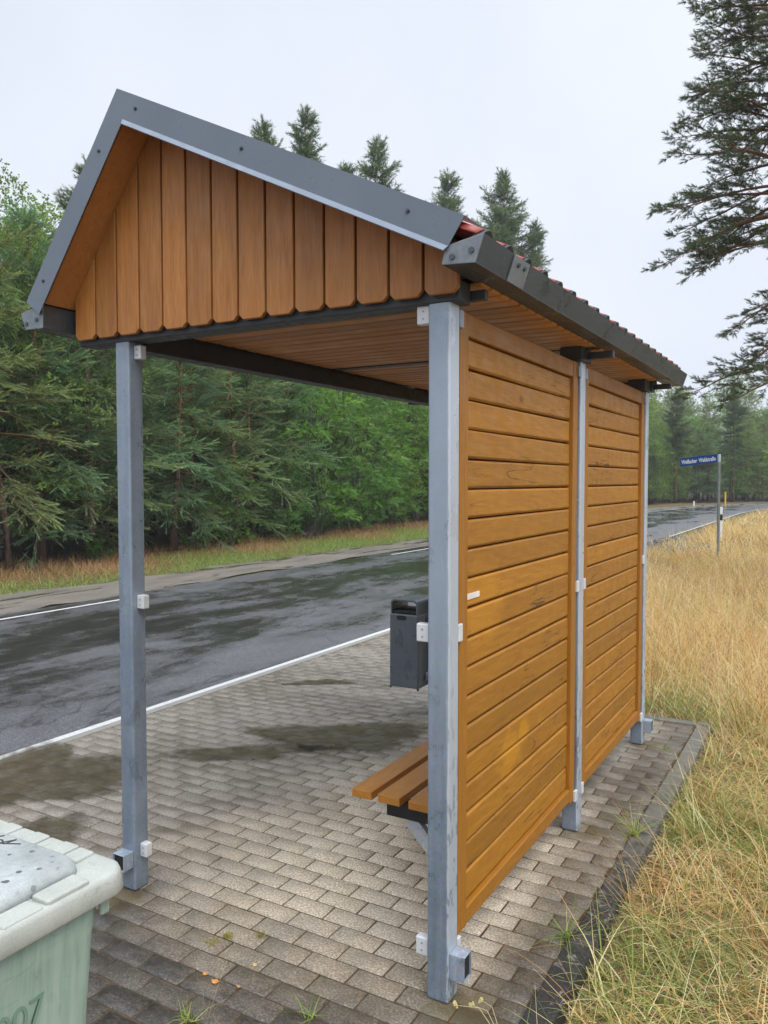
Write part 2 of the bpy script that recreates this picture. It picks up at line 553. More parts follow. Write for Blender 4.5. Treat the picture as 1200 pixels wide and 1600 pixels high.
# sandy shoulder beyond the road
m = Mat('sandy_gravel', .8)
g = m.vor(70); g2 = m.noise(2.2, 5, .6, m.mapping((1, .4, 1)))
col = m.mix(.4, m.ramp(m.noise(40, 5, .7), (.3, (.075, .066, .053)), (.7, (.24, .205, .165))), m.ramp(g2, (.35, (.07, .063, .052)), (.65, (.23, .195, .155))))
wetm = m.ramp(m.noise(1.5, 4, .6, m.mapping((1.3, .3, 1), loc=(5, 2, 0)), .5), (.54, 0.0), (.60, 1.0))
col = m.mix(m.math('MULTIPLY', wetm, .75), col, (.05, .043, .032))
m.color(col)
m.rough(m.mix(wetm, (.85, .85, .85), (.12, .12, .12)))
m.bump(g, m.math('MULTIPLY_ADD', wetm, -.45, .5), .012)
tag(strip('gravel_shoulder', -4.12, -2.60, -.016, m.m, nl=5, jit=.28), kind='structure')
GRAVEL = m.m

# ------------------------------------------------------------------ pavement
KX0, KX1 = -3.412, -3.335           # kerb slab along the road
EX0, EX1 = .285, .380               # edging stone on the grass side
YB = 3.60                           # rear end of the paved strip behind the wall
def brick_mat():
    m = Mat('paving_brick', .7)
    isl = m.isl()
    xyz = m.sep()
    fine = m.noise(120, 5, .75); med = m.noise(26, 5, .65); big = m.noise(1.7, 5, .62)
    tone = m.mix(isl, (.23, .20, .157), (.34, .30, .242))
    tone = m.mix(.5, tone, m.ramp(med, (.3, (.13, .108, .082)), (.7, (.31, .27, .215))))
    tone = m.mix(.55, tone, m.ramp(fine, (.37, (.05, .041, .03)), (.50, (.215, .183, .143)), (.63, (.56, .50, .42))))
    # sandy pale area under the roof, damp and mossy rims
    vm = m.n('VectorMath', operation='DISTANCE')
    m.put(vm.inputs[0], m.mapping((1, .75, 0)))
    vm.inputs[1].default_value = (-.55, .80 * .75, 0)
    dd = m.math('ADD', vm.outputs['Value'], m.math('MULTIPLY', m.math('SUBTRACT', big, .5), 1.1))
    pale = m.ramp(m.math('DIVIDE', dd, 2.0), (.12, 1.0), (.62, 0.0))
    tone = m.mix(m.math('MULTIPLY', pale, .95), tone, m.mix(1.0, tone, (2.35, 2.3, 2.15), 'MULTIPLY'))
    # dark grime: the corner in front of the shelter and along the edging
    a = m.ramp(m.math('ADD', m.math('MULTIPLY', xyz[1], -1.0), m.math('MULTIPLY', big, 1.0)), (.38, 0.0), (.85, 1.0))
    lft = m.ramp(m.math('MULTIPLY', m.math('ADD', xyz[0], m.math('MULTIPLY', big, -.6)), -1), (.05, .25), (.75, 1.0))
    b = m.math('MULTIPLY', m.ramp(m.math('ADD', xyz[0], m.math('MULTIPLY', big, .28)), (.17, 0.0), (.31, 1.0)),
               m.ramp(m.math('MULTIPLY_ADD', xyz[1], .5, .3), (.2, 1.0), (1.0, .5)))
    dk = m.math('MAXIMUM', m.math('MULTIPLY', a, lft), b)
    dk = m.math('MULTIPLY', dk, m.ramp(m.math('ADD', med, m.math('MULTIPLY', isl, .25)), (.35, 1.0), (.95, .6)))
    tone = m.mix(m.math('MULTIPLY', m.ramp(m.math('ADD', xyz[0], m.math('MULTIPLY', big, .3)), (.10, 0.0), (.24, .62)), .9), tone, m.mix(1.0, tone, (.55, .50, .43), 'MULTIPLY'))
    tone = m.mix(m.math('MULTIPLY', m.ramp(m.math('ADD', xyz[1], m.math('MULTIPLY', big, .9)), (.15, .75), (.75, 0.0)), .8), tone, m.mix(1.0, tone, (.55, .48, .40), 'MULTIPLY'))
    tone = m.mix(m.math('MULTIPLY', dk, .93), tone, m.ramp(fine, (.37, (.006, .006, .0065)), (.53, (.021, .021, .0205)), (.68, (.10, .097, .09))))
    # damp bands
    dampm = m.ramp(m.noise(1.25, 5, .6, m.mapping((.8, 1.2, 1), loc=(1.7, 4.1, 0)), .5), (.46, 0.0), (.60, 1.0))
    tone = m.mix(m.math('MULTIPLY', dampm, m.math('MULTIPLY_ADD', pale, -.5, .62)), tone, m.mix(1.0, tone, (.50, .47, .42), 'MULTIPLY'))
    # algae at the feet of the posts
    for c in ((0.09, -.03, 0), (-1.47, -.1, 0), (.05, 3.0, 0), (.06, 1.5, 0)):
        tone = m.mix(m.math('MULTIPLY', m.ball(c, .15, .6), .7), tone, (.085, .062, .018))
    # white specks
    spk = m.ramp(m.vor(48), (.03, .8), (.06, 0.0))
    tone = m.mix(m.math('MULTIPLY', spk, m.ramp(m.noise(5, 2), (.5, 0.0), (.6, .8))), tone, (.55, .52, .46))
    # rain falls outside the roof's drip line: wet and glossy there, dry below it
    wob = m.math('MULTIPLY', m.math('SUBTRACT', big, .5), .9)
    dx_ = m.ramp(m.math('ABSOLUTE', m.math('ADD', m.math('ADD', xyz[0], .72), wob)), (.45, 1.0), (.95, 0.0))
    dy_ = m.ramp(m.math('MULTIPLY', m.math('ABSOLUTE', m.math('ADD', m.math('ADD', xyz[1], -1.25), wob)), .5), (.35, 1.0), (.70, 0.0))
    rain = m.math('SUBTRACT', 1.0, m.math('MULTIPLY', dx_, dy_))
    film = m.math('MULTIPLY', rain, m.ramp(m.math('ADD', m.math('MULTIPLY', med, .6), m.math('MULTIPLY', isl, .35)), (.32, 1.0), (.72, .35)))
    m.color(m.mix(m.math('MULTIPLY', rain, .08), tone, m.mix(1.0, tone, (.6, .57, .53), 'MULTIPLY')))
    m.rough(m.mix(m.math('MAXIMUM', film, m.math('MULTIPLY', dampm, .6)), (.80, .80, .80), (.30, .30, .30)))
    m.bump(m.math('ADD', fine, m.math('MULTIPLY', med, .6)), .4, .004)
    return m.m
BRICK = brick_mat()
V, F = [], []
rr = random.Random(3)
PX, PY = .2, .1
J = .0070
def brick(x0, x1, y0, y1):
    if x1 - x0 < .02: return
    c = len(V)
    h = rr.gauss(0, .0006)
    tx, ty = rr.gauss(0, .0012), rr.gauss(0, .0018)
    b = .0030
    cx_, cy_ = (x0 + x1) / 2, (y0 + y1) / 2
    def z(x, y, q): return q + h + (x - cx_) * tx + (y - cy_) * ty
    for ins, q in ((0, -.035), (0, -.0045), (b, 0)):
        for x, y in ((x0 + ins, y0 + ins), (x1 - ins, y0 + ins), (x1 - ins, y1 - ins), (x0 + ins, y1 - ins)):
            V.append((x + rr.gauss(0, .0008), y + rr.gauss(0, .0008), z(x, y, q)))
    F.append((c + 8, c + 9, c + 10, c + 11))
    for lv in (0, 4):
        for k in range(4):
            F.append((c + lv + k, c + lv + (k + 1) % 4, c + lv + 4 + (k + 1) % 4, c + lv + 4 + k))
y = -.012 - PY * 42
row = 0
while y < 11.0:
    yc0, yc1 = y + J / 2, y + PY - J / 2
    xr = EX0 - .004 if y + PY <= YB + .001 else -1.75
    if y + PY > YB - .001 and y < YB: xr = -1.75
    xl = KX1 + .004
    x = xl - 1.0
    x = -.526 + (0 if (row % 2 == 1) else .1) - PX * 20
    off = rr.gauss(0, .004)
    while x < xr:
        a, b_ = max(x + J / 2 + off, xl), min(x + PX - J / 2 + off, xr)
        if b_ > a: brick(a, b_, yc0, yc1)
        x += PX
    y += PY
    row += 1
pv = np_mesh('pavement', np.array(V), np.array(F))
tag(mesh_obj('pavement', pv, BRICK), kind='structure')
# bedding seen in the joints
m = Mat('joint_soil', .9)
jn = m.noise(14, 5, .7); jn2 = m.noise(2.0, 3)
jc = m.ramp(jn, (.3, (.06, .049, .035)), (.7, (.17, .14, .10)))
jc = m.mix(m.ramp(m.math('ADD', m.sep()[1], jn2), (.25, .85), (.8, 0.0)), jc, m.ramp(jn, (.3, (.022, .017, .011)), (.7, (.085, .062, .036))))
jc = m.mix(m.ramp(m.sep()[0], (-.25, 0.0), (.25, .75)) if False else m.ramp(m.math('MULTIPLY_ADD', m.sep()[0], 1.0, .5), (.25, .35), (.5, .9)), jc, m.ramp(jn, (.3, (.022, .012, .005)), (.7, (.12, .058, .012))))
m.color(jc)
m.bump(jn, .6, .01)
mb = MB().box(KX1 + .001, EX0 - .001, -4.2, YB, -.06, -.0040).box(KX1 + .001, -1.75, YB + .001, 11.0, -.06, -.0040)
tag(mb.build('paving_bed', m.m), kind='structure')
# kerb slabs along the road
def concrete(name, lo, hi, moss=0.0, dark=(.03, .03, .03)):
    m = Mat(name, .75)
    a = m.noise(130, 4, .7); b = m.noise(7, 5, .65)
    c = m.mix(.5, m.ramp(a, (.3, lo), (.7, hi)), m.ramp(b, (.3, lo), (.7, hi)))
    if moss:
        xyz = m.sep()
        k = m.ramp(m.math('ADD', m.math('MULTIPLY', xyz[1], -.32), m.math('MULTIPLY', b, 1.4)), (.05, 0.0), (.48, 1.0))
        c = m.mix(m.math('MULTIPLY', k, moss), c, m.ramp(a, (.35, tuple(x * .5 for x in dark)), (.56, (.022, .0215, .019)), (.75, (.075, .072, .06))))
        li = m.ramp(m.noise(17, 4, .6, None, .6), (.60, 0.0), (.66, .55))
        c = m.mix(m.math('MULTIPLY', li, k), c, (.30, .29, .26))
    m.color(c)
    m.bump(m.math('ADD', a, b), .35, .004)
    return m.m
CONC = concrete('kerb_concrete', (.19, .18, .155), (.31, .295, .26))
EDGEM = concrete('mossy_edging_stone', (.10, .095, .08), (.19, .18, .155), .97, (.014, .014, .013))
mb = MB()
yy = -4.2
while yy < 11:
    mb.box(KX0, KX1, yy + .002, yy + .998, -.12, .002 + rr.gauss(0, .001))
    yy += 1.0
tag(mb.build('kerb', CONC, bevel=.006), kind='structure')
mb = MB()
yy = -4.4
while yy < YB:
    ye = min(yy + 1.0, YB + .095)
    mb.box(EX0 + rr.gauss(0, .003), EX1 + rr.gauss(0, .003), yy + .003, ye - .003, -.22, .012 + rr.gauss(0, .004))
    yy += 1.0
mb.box(-1.75, EX0 - .006, YB + .004, YB + .088, -.22, .006)
mb.box(-1.846, -1.754, YB + .004, 11.0, -.22, .006)
tag(mb.build('edging_strip', EDGEM, bevel=.009), kind='structure')

# puddles: thin sheets of muddy water with raindrop rings
def puddle_mat():
    m = Mat('muddy_water', .05)
    m.color(m.ramp(m.noise(7, 4), (.3, (.066, .052, .032)), (.7, (.125, .102, .066))))
    rings = None
    for sc, off in ((4.2, (0, 0, 0)), (6.1, (3.1, 1.7, 0)), (9.0, (1.3, 5.2, 0))):
        d = m.vor(sc, m.mapping((1, 1, 0), loc=off))
        wv = m.math('MULTIPLY', m.math('SINE', m.math('MULTIPLY', d, 95.0 if sc < 5 else 70.0)), m.ramp(d, (.02, 1.0), (.40, 0.0)))
        rings = wv if rings is None else m.math('ADD', rings, wv)
    h = m.math('ADD', m.math('MULTIPLY', rings, .5), m.math('MULTIPLY', m.noise(30, 3), .5))
    m.bump(h, .6, .010)
    tr = m.n('BsdfTransparent')
    mx = m.n('MixShader')
    e = m.attr('fill', 2)
    al = m.math('MULTIPLY', m.ramp(m.math('ADD', e, m.math('MULTIPLY', m.math('SUBTRACT', m.noise(9, 5, .65), .5), .7)), (.14, 0.0), (.36, 1.0)), .74)
    m.put(mx.inputs[0], al)
    m.t.links.new(tr.outputs[0], mx.inputs[1])
    m.t.links.new(m.b.outputs[0], mx.inputs[2])
    m.t.links.new(mx.outputs[0], m.out.inputs[0])
    return m.m
PUD = puddle_mat()
def puddle(cx, cy, rx, ry, rot, seed, lobes=()):
    rs = random.Random(seed)
    n, rings = 64, 9
    ph = [rs.uniform(0, 6.28) for _ in range(5)]
    V, F, A = [(cx, cy, .0046)], [], [1.0]
    for r in range(1, rings + 1):
        for k in range(n):
            a = 2 * math.pi * k / n
            f = 1 + .22 * math.sin(2 * a + ph[0]) + .16 * math.sin(3 * a + ph[1]) + .09 * math.sin(5 * a + ph[2])
            t = r / rings
            x, y_ = rx * f * t * math.cos(a), ry * f * t * math.sin(a)
            V.append((cx + x * math.cos(rot) - y_ * math.sin(rot), cy + x * math.sin(rot) + y_ * math.cos(rot), .0046))
            A.append(1 - t)
    tri = [(0, 1 + k, 1 + (k + 1) % n) for k in range(n)]
    quads = [(1 + (r - 1) * n + k, 1 + r * n + k, 1 + r * n + (k + 1) % n, 1 + (r - 1) * n + (k + 1) % n) for r in range(1, rings) for k in range(n)]
    me = bpy.data.meshes.new('puddle')
    me.from_pydata(V, [], tri + quads)
    at = me.attributes.new('fill', 'FLOAT', 'POINT')
    at.data.foreach_set('value', A)
    me.materials.append(PUD)
    o = link(bpy.data.objects.new('puddle', me))
    tag(o, kind='structure')
puddle(-1.80, 2.12, .60, .46, .35, 1)
puddle(-2.15, 1.55, .62, .17, .55, 2)
puddle(-2.74, 3.26, .30, .14, .6, 3)
puddle(-2.95, .62, .55, .72, .2, 4)
puddle(-2.2, -.1, .5, .4, .9, 6)

# ------------------------------------------------------------------ bus shelter
W, L = 1.4737, 1.5065
H = 2.348
h = .04
sh = empty('bus_shelter', (0, 0, 0))
tag(sh, 'wooden bus stop shelter with galvanised posts, ochre plank wall and grey trimmed gable roof', 'bus shelter')
POSTS = {'A': (0, 0), 'C': (0, L), 'D': (0, 2 * L), 'B': (-W, 0), 'E': (-W, 2 * L)}
def post(x, y, clamps, stub):
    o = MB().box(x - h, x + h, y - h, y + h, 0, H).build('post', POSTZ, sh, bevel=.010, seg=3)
    for c in clamps:
        cb = MB().box(*c).build('clamp', CLAMP, o, bevel=.004)
        x0, x1, y0, y1, z0, z1 = c
        for dz in (.3, .7):
            s_ = MB()
            zz = z0 + (z1 - z0) * dz
            s_.tube(((x0 + x1) / 2, y0 - .002, zz), ((x0 + x1) / 2, y0 + .001, zz), .0036, n=8)
            s_.build('screw', ZINC, cb)
    if stub:
        d, z0, z1, a0, a1 = stub
        mb_ = MB()
        t = .004
        def slab(u0, u1, w0, w1, l0, l1):
            if d == 'x': mb_.box(x + h + l0, x + h + l1, y + u0, y + u1, w0, w1)
            else: mb_.box(x + u0, x + u1, y - h - l1, y - h - l0, w0, w1)
        Ls = .055
        slab(a0, a1, z1 - t, z1, .0005, Ls); slab(a0, a1, z0, z0 + t, .0005, Ls)
        slab(a0, a0 + t, z0 + t, z1 - t, .0005, Ls); slab(a1 - t, a1, z0 + t, z1 - t, .0005, Ls)
        tb_ = mb_.build('stub_tube', ZINC, o, bevel=.0015)
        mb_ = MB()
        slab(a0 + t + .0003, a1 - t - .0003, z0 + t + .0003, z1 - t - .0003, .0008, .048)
        mb_.build('tube_inside_shade', BLACK, tb_)  # black block stands in for the shade inside the open tube
    return o
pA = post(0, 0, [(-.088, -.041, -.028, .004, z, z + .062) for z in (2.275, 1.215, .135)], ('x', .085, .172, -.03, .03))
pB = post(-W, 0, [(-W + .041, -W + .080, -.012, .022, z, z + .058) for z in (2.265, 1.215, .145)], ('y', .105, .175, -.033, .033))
pC = post(0, L, [], None)
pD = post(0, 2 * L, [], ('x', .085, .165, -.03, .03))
pE = post(-W, 2 * L, [], None)
# tabs that hold the wall panels, on the posts' inner sides
def tab(parent, y0, y1, z0, z1):
    MB().box(.028, .0405, y0, y1, z0, z1).build('clamp', ZINC if z0 > 2 else CLAMP, parent, bevel=.003)
for z in (2.268, 1.212): tab(pA, .0405, .072, z, z + .06)
MB().box(.028, .0405, .0405, .066, .13, .188).build('clamp', CLAMP, pA, bevel=.003)
for z in (2.26, 1.21, .165):
    tab(pC, L - .075, L - .0405, z, z + .055)
    tab(pC, L + .0405, L + .075, z, z + .055)
for z in (2.26, 1.21, .165): tab(pD, 2 * L - .075, 2 * L - .0405, z, z + .055)

# wall panels
def panel(y0, y1, seed, chip):
    rs = random.Random(seed)
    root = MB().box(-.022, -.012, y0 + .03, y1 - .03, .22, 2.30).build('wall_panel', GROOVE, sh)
    z0, z1 = .185, 2.332
    fw = .072
    fr = MB()
    fr.box(-.028, .030, y0, y0 + fw, z0, z1)
    fr.build('frame_stile', FRAMEW_V, root, bevel=.004)
    MB().box(-.028, .030, y1 - fw, y1, z0 - .012, z1).build('frame_stile', FRAMEW_V, root, bevel=.004)
    fh = MB()
    fh.box(-.028, .0275, y0 + fw + .0005, y1 - fw - .0005, z1 - .078, z1 - .001)
    MB().box(-.028, .0275, y0 + fw + .0005, y1 - fw - .0005, z0 + .001, z0 + .062).build('frame_rail', FRAMEW_H, root, bevel=.004)
    fh.build('frame_rail', FRAMEW_H, root, bevel=.004)
    n = 19
    zb, zt = z0 + .066, z1 - .082
    p = (zt - zb) / n
    bd = MB()
    for k in range(n):
        a = zb + k * p
        gap = .006 if k else .001
        t = rs.gauss(0, .0012)
        x1 = .0125 + t
        c = .008
        prof = [(-.012, a + gap), (x1 - .007, a + gap), (x1, a + gap + c), (x1, a + p - .006), (x1 - .006, a + p), (-.012, a + p)]
        tw = rs.gauss(0, .0016)
        bd.prism(prof, y0 + fw + .003 + abs(rs.gauss(0, .001)), y1 - fw - .003 - abs(rs.gauss(0, .0015)),
                 lambda q, yy: (q[0], yy, q[1] + tw * (yy - (y0 + y1) / 2)))
    bd.build('cladding', WALLW, root, bevel=.0015, seg=1)
    if chip:
        MB().box(.004, .0165, y0 + fw + .005, y0 + fw + .135, 1.338, 1.358).build('chipped_strip', CHIP, root)
    return root
panel(.062, 1.444, 5, True)
panel(L + .062, 2 * L - .05, 9, False)

# beams
YF, YR = -.21, 3.30                  # front and rear end of the roof
bm_ = MB()
bm_.box(-W - .25, .075, -.045, .045, H - .012, 2.405)
MB().box(-W - .25, .075, 2 * L - .045, 2 * L + .045, H - .012, 2.405).build('cross_beam', BEAM, sh, bevel=.004)
bm_.build('cross_beam', BEAM, sh, bevel=.004)
sb = MB()
sb.box(-W - .045, -W + .045, .047, 2 * L - .047, H - .040, 2.395)
sb.build('side_beam', BEAM, sh, bevel=.004)
MB().box(-W + .047, .075, L - .035, L + .035, 2.3985, 2.418).build('cross_beam', BEAM, sh, bevel=.003)
# consoles that carry the right gutter
for y in (0, L, 2 * L):
    cmb = MB()
    cmb.box(-.045 if y else .0, .062, y - (.05, .12, .20)[int(y / L + .5)], y + .055, 2.3485 if y == 0 else 2.3365, 2.4008)
    cmb.box(.062, .185 if y else .125, y - .012 + (.06 if y == 0 else 0), y + .018 + (.06 if y == 0 else 0), 2.352, 2.385)
    cmb.build('gutter_console', BEAM, sh, bevel=.003)

# ceiling boards (run across), out to both gutters
sf = MB()
y = .048
rs = random.Random(4)
while y < 2 * L - .05:
    y2 = min(y + .092, 2 * L - .05)
    if not (y < L + .036 and y2 > L - .036) or True:
        z = 2.4015 + rs.gauss(0, .0008)
        if y < L - .04 < y2: y2 = L - .036
        sf.box(-W + .048, .110, y + .008, y2 - .008, z, z + .012)
    y = y2 if y2 < L - .045 or y2 > L + .04 else L + .036
    if y2 >= 2 * L - .051: break
sf.build('ceiling_boards', SOFFW, sh, bevel=.0045, seg=1)
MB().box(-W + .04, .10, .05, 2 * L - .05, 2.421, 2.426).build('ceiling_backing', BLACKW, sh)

# roof geometry: ridge off centre
AX, AZ = -1.292, 3.262                # apex of the verge trim (outer edge)
RXE, RZE = .166, 2.542                # right lower end
LXE, LZE = -1.853, 2.512              # left lower end
def nrm(p, q):
    d = Vector((q[0] - p[0], q[1] - p[1])); d.normalize()
    n_ = Vector((-d.y, d.x))
    return d, (n_ if n_.y > 0 else -n_)
dR, nR = nrm((AX, AZ), (RXE, RZE)); dL, nL = nrm((AX, AZ), (LXE, LZE))
def off_apex(t):
    """apex of the two slopes moved inward by t (square to each slope)"""
    A = Matrix(((nR.x, nR.y), (nL.x, nL.y)))
    b = Vector((nR.dot(Vector((AX, AZ))) - t, nL.dot(Vector((AX, AZ))) - t))
    s_ = A.inverted() @ b
    return s_
def off_r(t): return Vector((RXE, RZE)) - nR * t
def off_l(t): return Vector((LXE, LZE)) - nL * t
# verge trim: a folded grey sheet on each slope, front and rear
TW = .098
def verge(yf, s, y_dir):
    a0, a1 = off_apex(0), off_apex(TW)
    for side, e0, e1 in (('r', off_r(0), off_r(TW) + dR * -.012), ('l', off_l(0), off_l(TW) + dL * -.0)):
        mb_ = MB()
        prof = [a0, a1, e1, e0]
        mb_.prism([(p.x, p.y) for p in prof], yf, yf + .004 * y_dir, lambda q, yy: (q[0], yy, q[1]))
        # top return over the tiles
        t1 = [off_apex(-.001), off_apex(.004), (off_r if side == 'r' else off_l)(.004), (off_r if side == 'r' else off_l)(-.001)]
        mb_.prism([(p.x, p.y) for p in t1], yf + .005 * y_dir, yf + .10 * y_dir, lambda q, yy: (q[0], yy, q[1]))
        o = mb_.build('verge_trim', TRIM, sh)
        # bent lower lip
        lp = MB()
        b0 = off_apex(TW - .001)
        b1 = off_apex(TW + .016)
        ee = (off_r(TW - .001) - dR * .012) if side == 'r' else off_l(TW - .001)
        ef = (off_r(TW + .016) - dR * .016) if side == 'r' else off_l(TW + .016)
        vs_ = [(b0.x, yf - .0006 * y_dir, b0.y), (ee.x, yf - .0006 * y_dir, ee.y), (ef.x, yf - .013 * y_dir, ef.y), (b1.x, yf - .013 * y_dir, b1.y),
               (b0.x, yf + .0030 * y_dir, b0.y), (ee.x, yf + .0030 * y_dir, ee.y), (ef.x, yf - .011 * y_dir, ef.y - .003), (b1.x, yf - .011 * y_dir, b1.y - .003)]
        lp.add(vs_, [(0, 1, 2, 3), (7, 6, 5, 4), (0, 3, 7, 4), (1, 5, 6, 2), (3, 2, 6, 7), (0, 4, 5, 1)])
        lp.build('trim_lip', TRIMLIP, o)
        A_, E_ = off_apex(.045), (off_r if side == 'r' else off_l)(.045)
        for f in ((.06, .42, .88) if side == 'r' else (.22, .86)):
            c = A_.lerp(E_, f)
            sc_ = MB()
            sc_.tube((c.x, yf - .002 * y_dir, c.y), (c.x, yf + .001 * y_dir, c.y), .0075, n=12)
            sc_.tube((c.x, yf - .007 * y_dir, c.y), (c.x, yf - .002 * y_dir, c.y), .0045, n=6)
            sc_.build('screw', SCREW, o)
verge(YF, 1, 1)
verge(YR, 1, -1)
# roof deck: boards under the tiles, overhanging the gable
def slab_r(t0, t1, y0, y1, name, mat, endcut=.03):
    MB().prism([tuple(off_apex(t0)), tuple(off_r(t0) - dR * endcut), tuple(off_r(t1) - dR * endcut), tuple(off_apex(t1))], y0, y1, lambda q, yy: (q[0], yy, q[1])).build(name, mat, sh)
def slab_l(t0, t1, y0, y1, name, mat, endcut=.0):
    MB().prism([tuple(off_apex(t0)), tuple(off_l(t0) - dL * endcut), tuple(off_l(t1) - dL * endcut), tuple(off_apex(t1))], y0, y1, lambda q, yy: (q[0], yy, q[1])).build(name, mat, sh)
slab_r(.060, .094, YF + .012, YR - .012, 'roof_deck', VERGEW, .06)
slab_l(.060, .094, YF + .012, YR - .012, 'roof_deck', VERGEW, .05)
# red profiled roof sheets with pantile waves along the eave
def tile_sheet(apex_t, end, dvec, nvec, length_extra, name):
    a = Vector((AX, AZ)) - nvec * 0
    E_ = end + dvec * length_extra
    P = .176
    ny = int((YR - YF - .02) / P * 12)
    ns = 46
    Vv, Ff = [], []
    ap = off_apex(.034)
    ln = (E_ - ap).length
    for i in range(ns + 1):
        t = i / ns
        for j in range(ny + 1):
            yy = YF + .012 + (YR - YF - .024) * j / ny
            u = ((yy - YF) / P) % 1.0
            wv = .030 * (max(0, math.sin(math.pi * min(1, u / .62))) ** 1.3 if u < .62 else 0)
            stp = .012 * (((t * ln) / .35) % 1.0)
            p = ap.lerp(E_ - nvec * .034, t) + nvec * (wv + stp - .018)
            Vv.append((p.x, yy, p.y))
    for i in range(ns):
        for j in range(ny):
            q = i * (ny + 1) + j
            Ff.append((q, q + 1, q + ny + 2, q + ny + 1))
    o = mesh_obj(name, np_mesh(name, np.array(Vv), np.array(Ff), smooth=True), TILE, sh)
    md = o.modifiers.new('thick', 'SOLIDIFY'); md.thickness = .004
    # dark closures under the waves at the eave
    cl = MB()
    y0 = YF + .012
    while y0 + P < YR:
        pts = []
        for q in range(9):
            u = q / 8 * .60
            pts.append((y0 + u * P - .002, .030 * math.sin(math.pi * min(1, (u + .003) / .62)) ** 1.3 * .94 + .007))
        base = E_ - nvec * .034 - nvec * .010 + dvec * .012
        prof = [(pts[0][0], -.03)] + pts + [(pts[-1][0], -.03)]
        cl.prism(prof, 0, -.02, lambda pt, a_: ((base + nvec * pt[1] + dvec * a_).x, pt[0], (base + nvec * pt[1] + dvec * a_).y))
        y0 += P
    base = E_ - nvec * .034 - nvec * .010 + dvec * .011
    cl.prism([(YF + .014, -.032), (YR - .014, -.032), (YR - .014, -.026), (YF + .014, -.026)], 0, -.018, lambda pt, a_: ((base + nvec * pt[1] + dvec * a_).x, pt[0], (base + nvec * pt[1] + dvec * a_).y))
    cl.build('eave_closure', BLACK, o)
tile_sheet(0, Vector((RXE, RZE)), dR, nR, .055, 'roof_tiles')
tile_sheet(0, Vector((LXE, LZE)), dL, nL, .0, 'roof_tiles')
# gable cladding, front and rear
def gable(yf, yb):
    aD = off_apex(.0955); rD = off_r(.0955); lD = off_l(.095)
    def top(x):
        zr = aD.y + (x - aD.x) * (rD.y - aD.y) / (rD.x - aD.x)
        aL = off_apex(.0957)
        zl = aL.y + (x - aL.x) * (lD.y - aL.y) / (lD.x - aL.x)
        return min(zr, zl)
    g = MB()
    n = 14
    x0, x1 = -1.722, .087
    p = (x1 - x0) / n
    zb = 2.357
    apx = aD.x
    for k in range(n):
        a, b = x0 + k * p + .0048, x0 + (k + 1) * p - .0048
        c = .018
        prof = [(a, zb + c), (a + c, zb), (b - c, zb), (b, zb + c), (b, top(b))]
        if a < apx < b: prof.append((apx, top(apx)))
        prof.append((a, top(a)))
        g.prism(prof, yf, yb, lambda q, yy: (q[0], yy, q[1]))
    g.build('gable_cladding', GABLEW, sh, bevel=.0022, seg=1)
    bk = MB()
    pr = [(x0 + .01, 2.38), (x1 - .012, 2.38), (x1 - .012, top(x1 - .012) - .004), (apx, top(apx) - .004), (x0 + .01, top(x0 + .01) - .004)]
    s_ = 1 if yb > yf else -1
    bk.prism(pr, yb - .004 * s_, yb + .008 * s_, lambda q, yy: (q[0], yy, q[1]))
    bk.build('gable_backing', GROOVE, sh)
gable(-.072, -.052)
gable(2 * L + .072, 2 * L + .052)

# box gutters with end plates
def gutter(prof, name):
    y0, y1 = YF + .012, 3.365
    n = len(prof)
    Vv = [(x, y0, z) for x, z in prof] + [(x, y1, z) for x, z in prof]
    inner = [(x, z) for x, z in prof]
    g = MB()
    # open-topped channel: walls between successive profile points except the last (open) side
    t = .003
    for i in range(n - 1):
        (xa, za), (xb, zb) = prof[i], prof[i + 1]
        d = Vector((xb - xa, zb - za)); d.normalize()
        nn = Vector((-d.y, d.x)) * t
        e = d * .0016
        pf = [(xa - e.x, za - e.y), (xb + e.x, zb + e.y), (xb + nn.x, zb + nn.y), (xa + nn.x, za + nn.y)]
        g.prism(pf, y0, y1, lambda q, yy: (q[0], yy, q[1]))
    o = g.build(name, GUTTER, sh)
    for ya, yb, nm in ((y0 - .006, y0 - .0015, 'end_plate'), (y1 + .0015, y1 + .006, 'end_plate')):
        e = MB()
        cx = sum(p[0] for p in prof) / n; cz = sum(p[1] for p in prof) / n
        big = [(cx + (x - cx) * 1.05, cz + (z - cz) * 1.08) for x, z in prof]
        e.prism(big, ya, yb, lambda q, yy: (q[0], yy, q[1]))
        pl = e.build(nm, GUTTER_E, o, bevel=.003)
        ys = ya if ya < 0 else yb
        sg = -1 if ya < 0 else 1
        for fx, fz in ((.25, .28), (.72, .42)):
            s_ = MB()
            xx = min(p[0] for p in prof) + fx * (max(p[0] for p in prof) - min(p[0] for p in prof))
            zz = min(p[1] for p in prof) + fz * .085
            s_.tube((xx, ys + .005 * sg, zz), (xx, ys, zz), .009, n=10)
            s_.build('screw', SCREW, pl)
    return o
gr = gutter([(.102, 2.462), (.090, 2.411), (.196, 2.404), (.224, 2.483)], 'gutter')
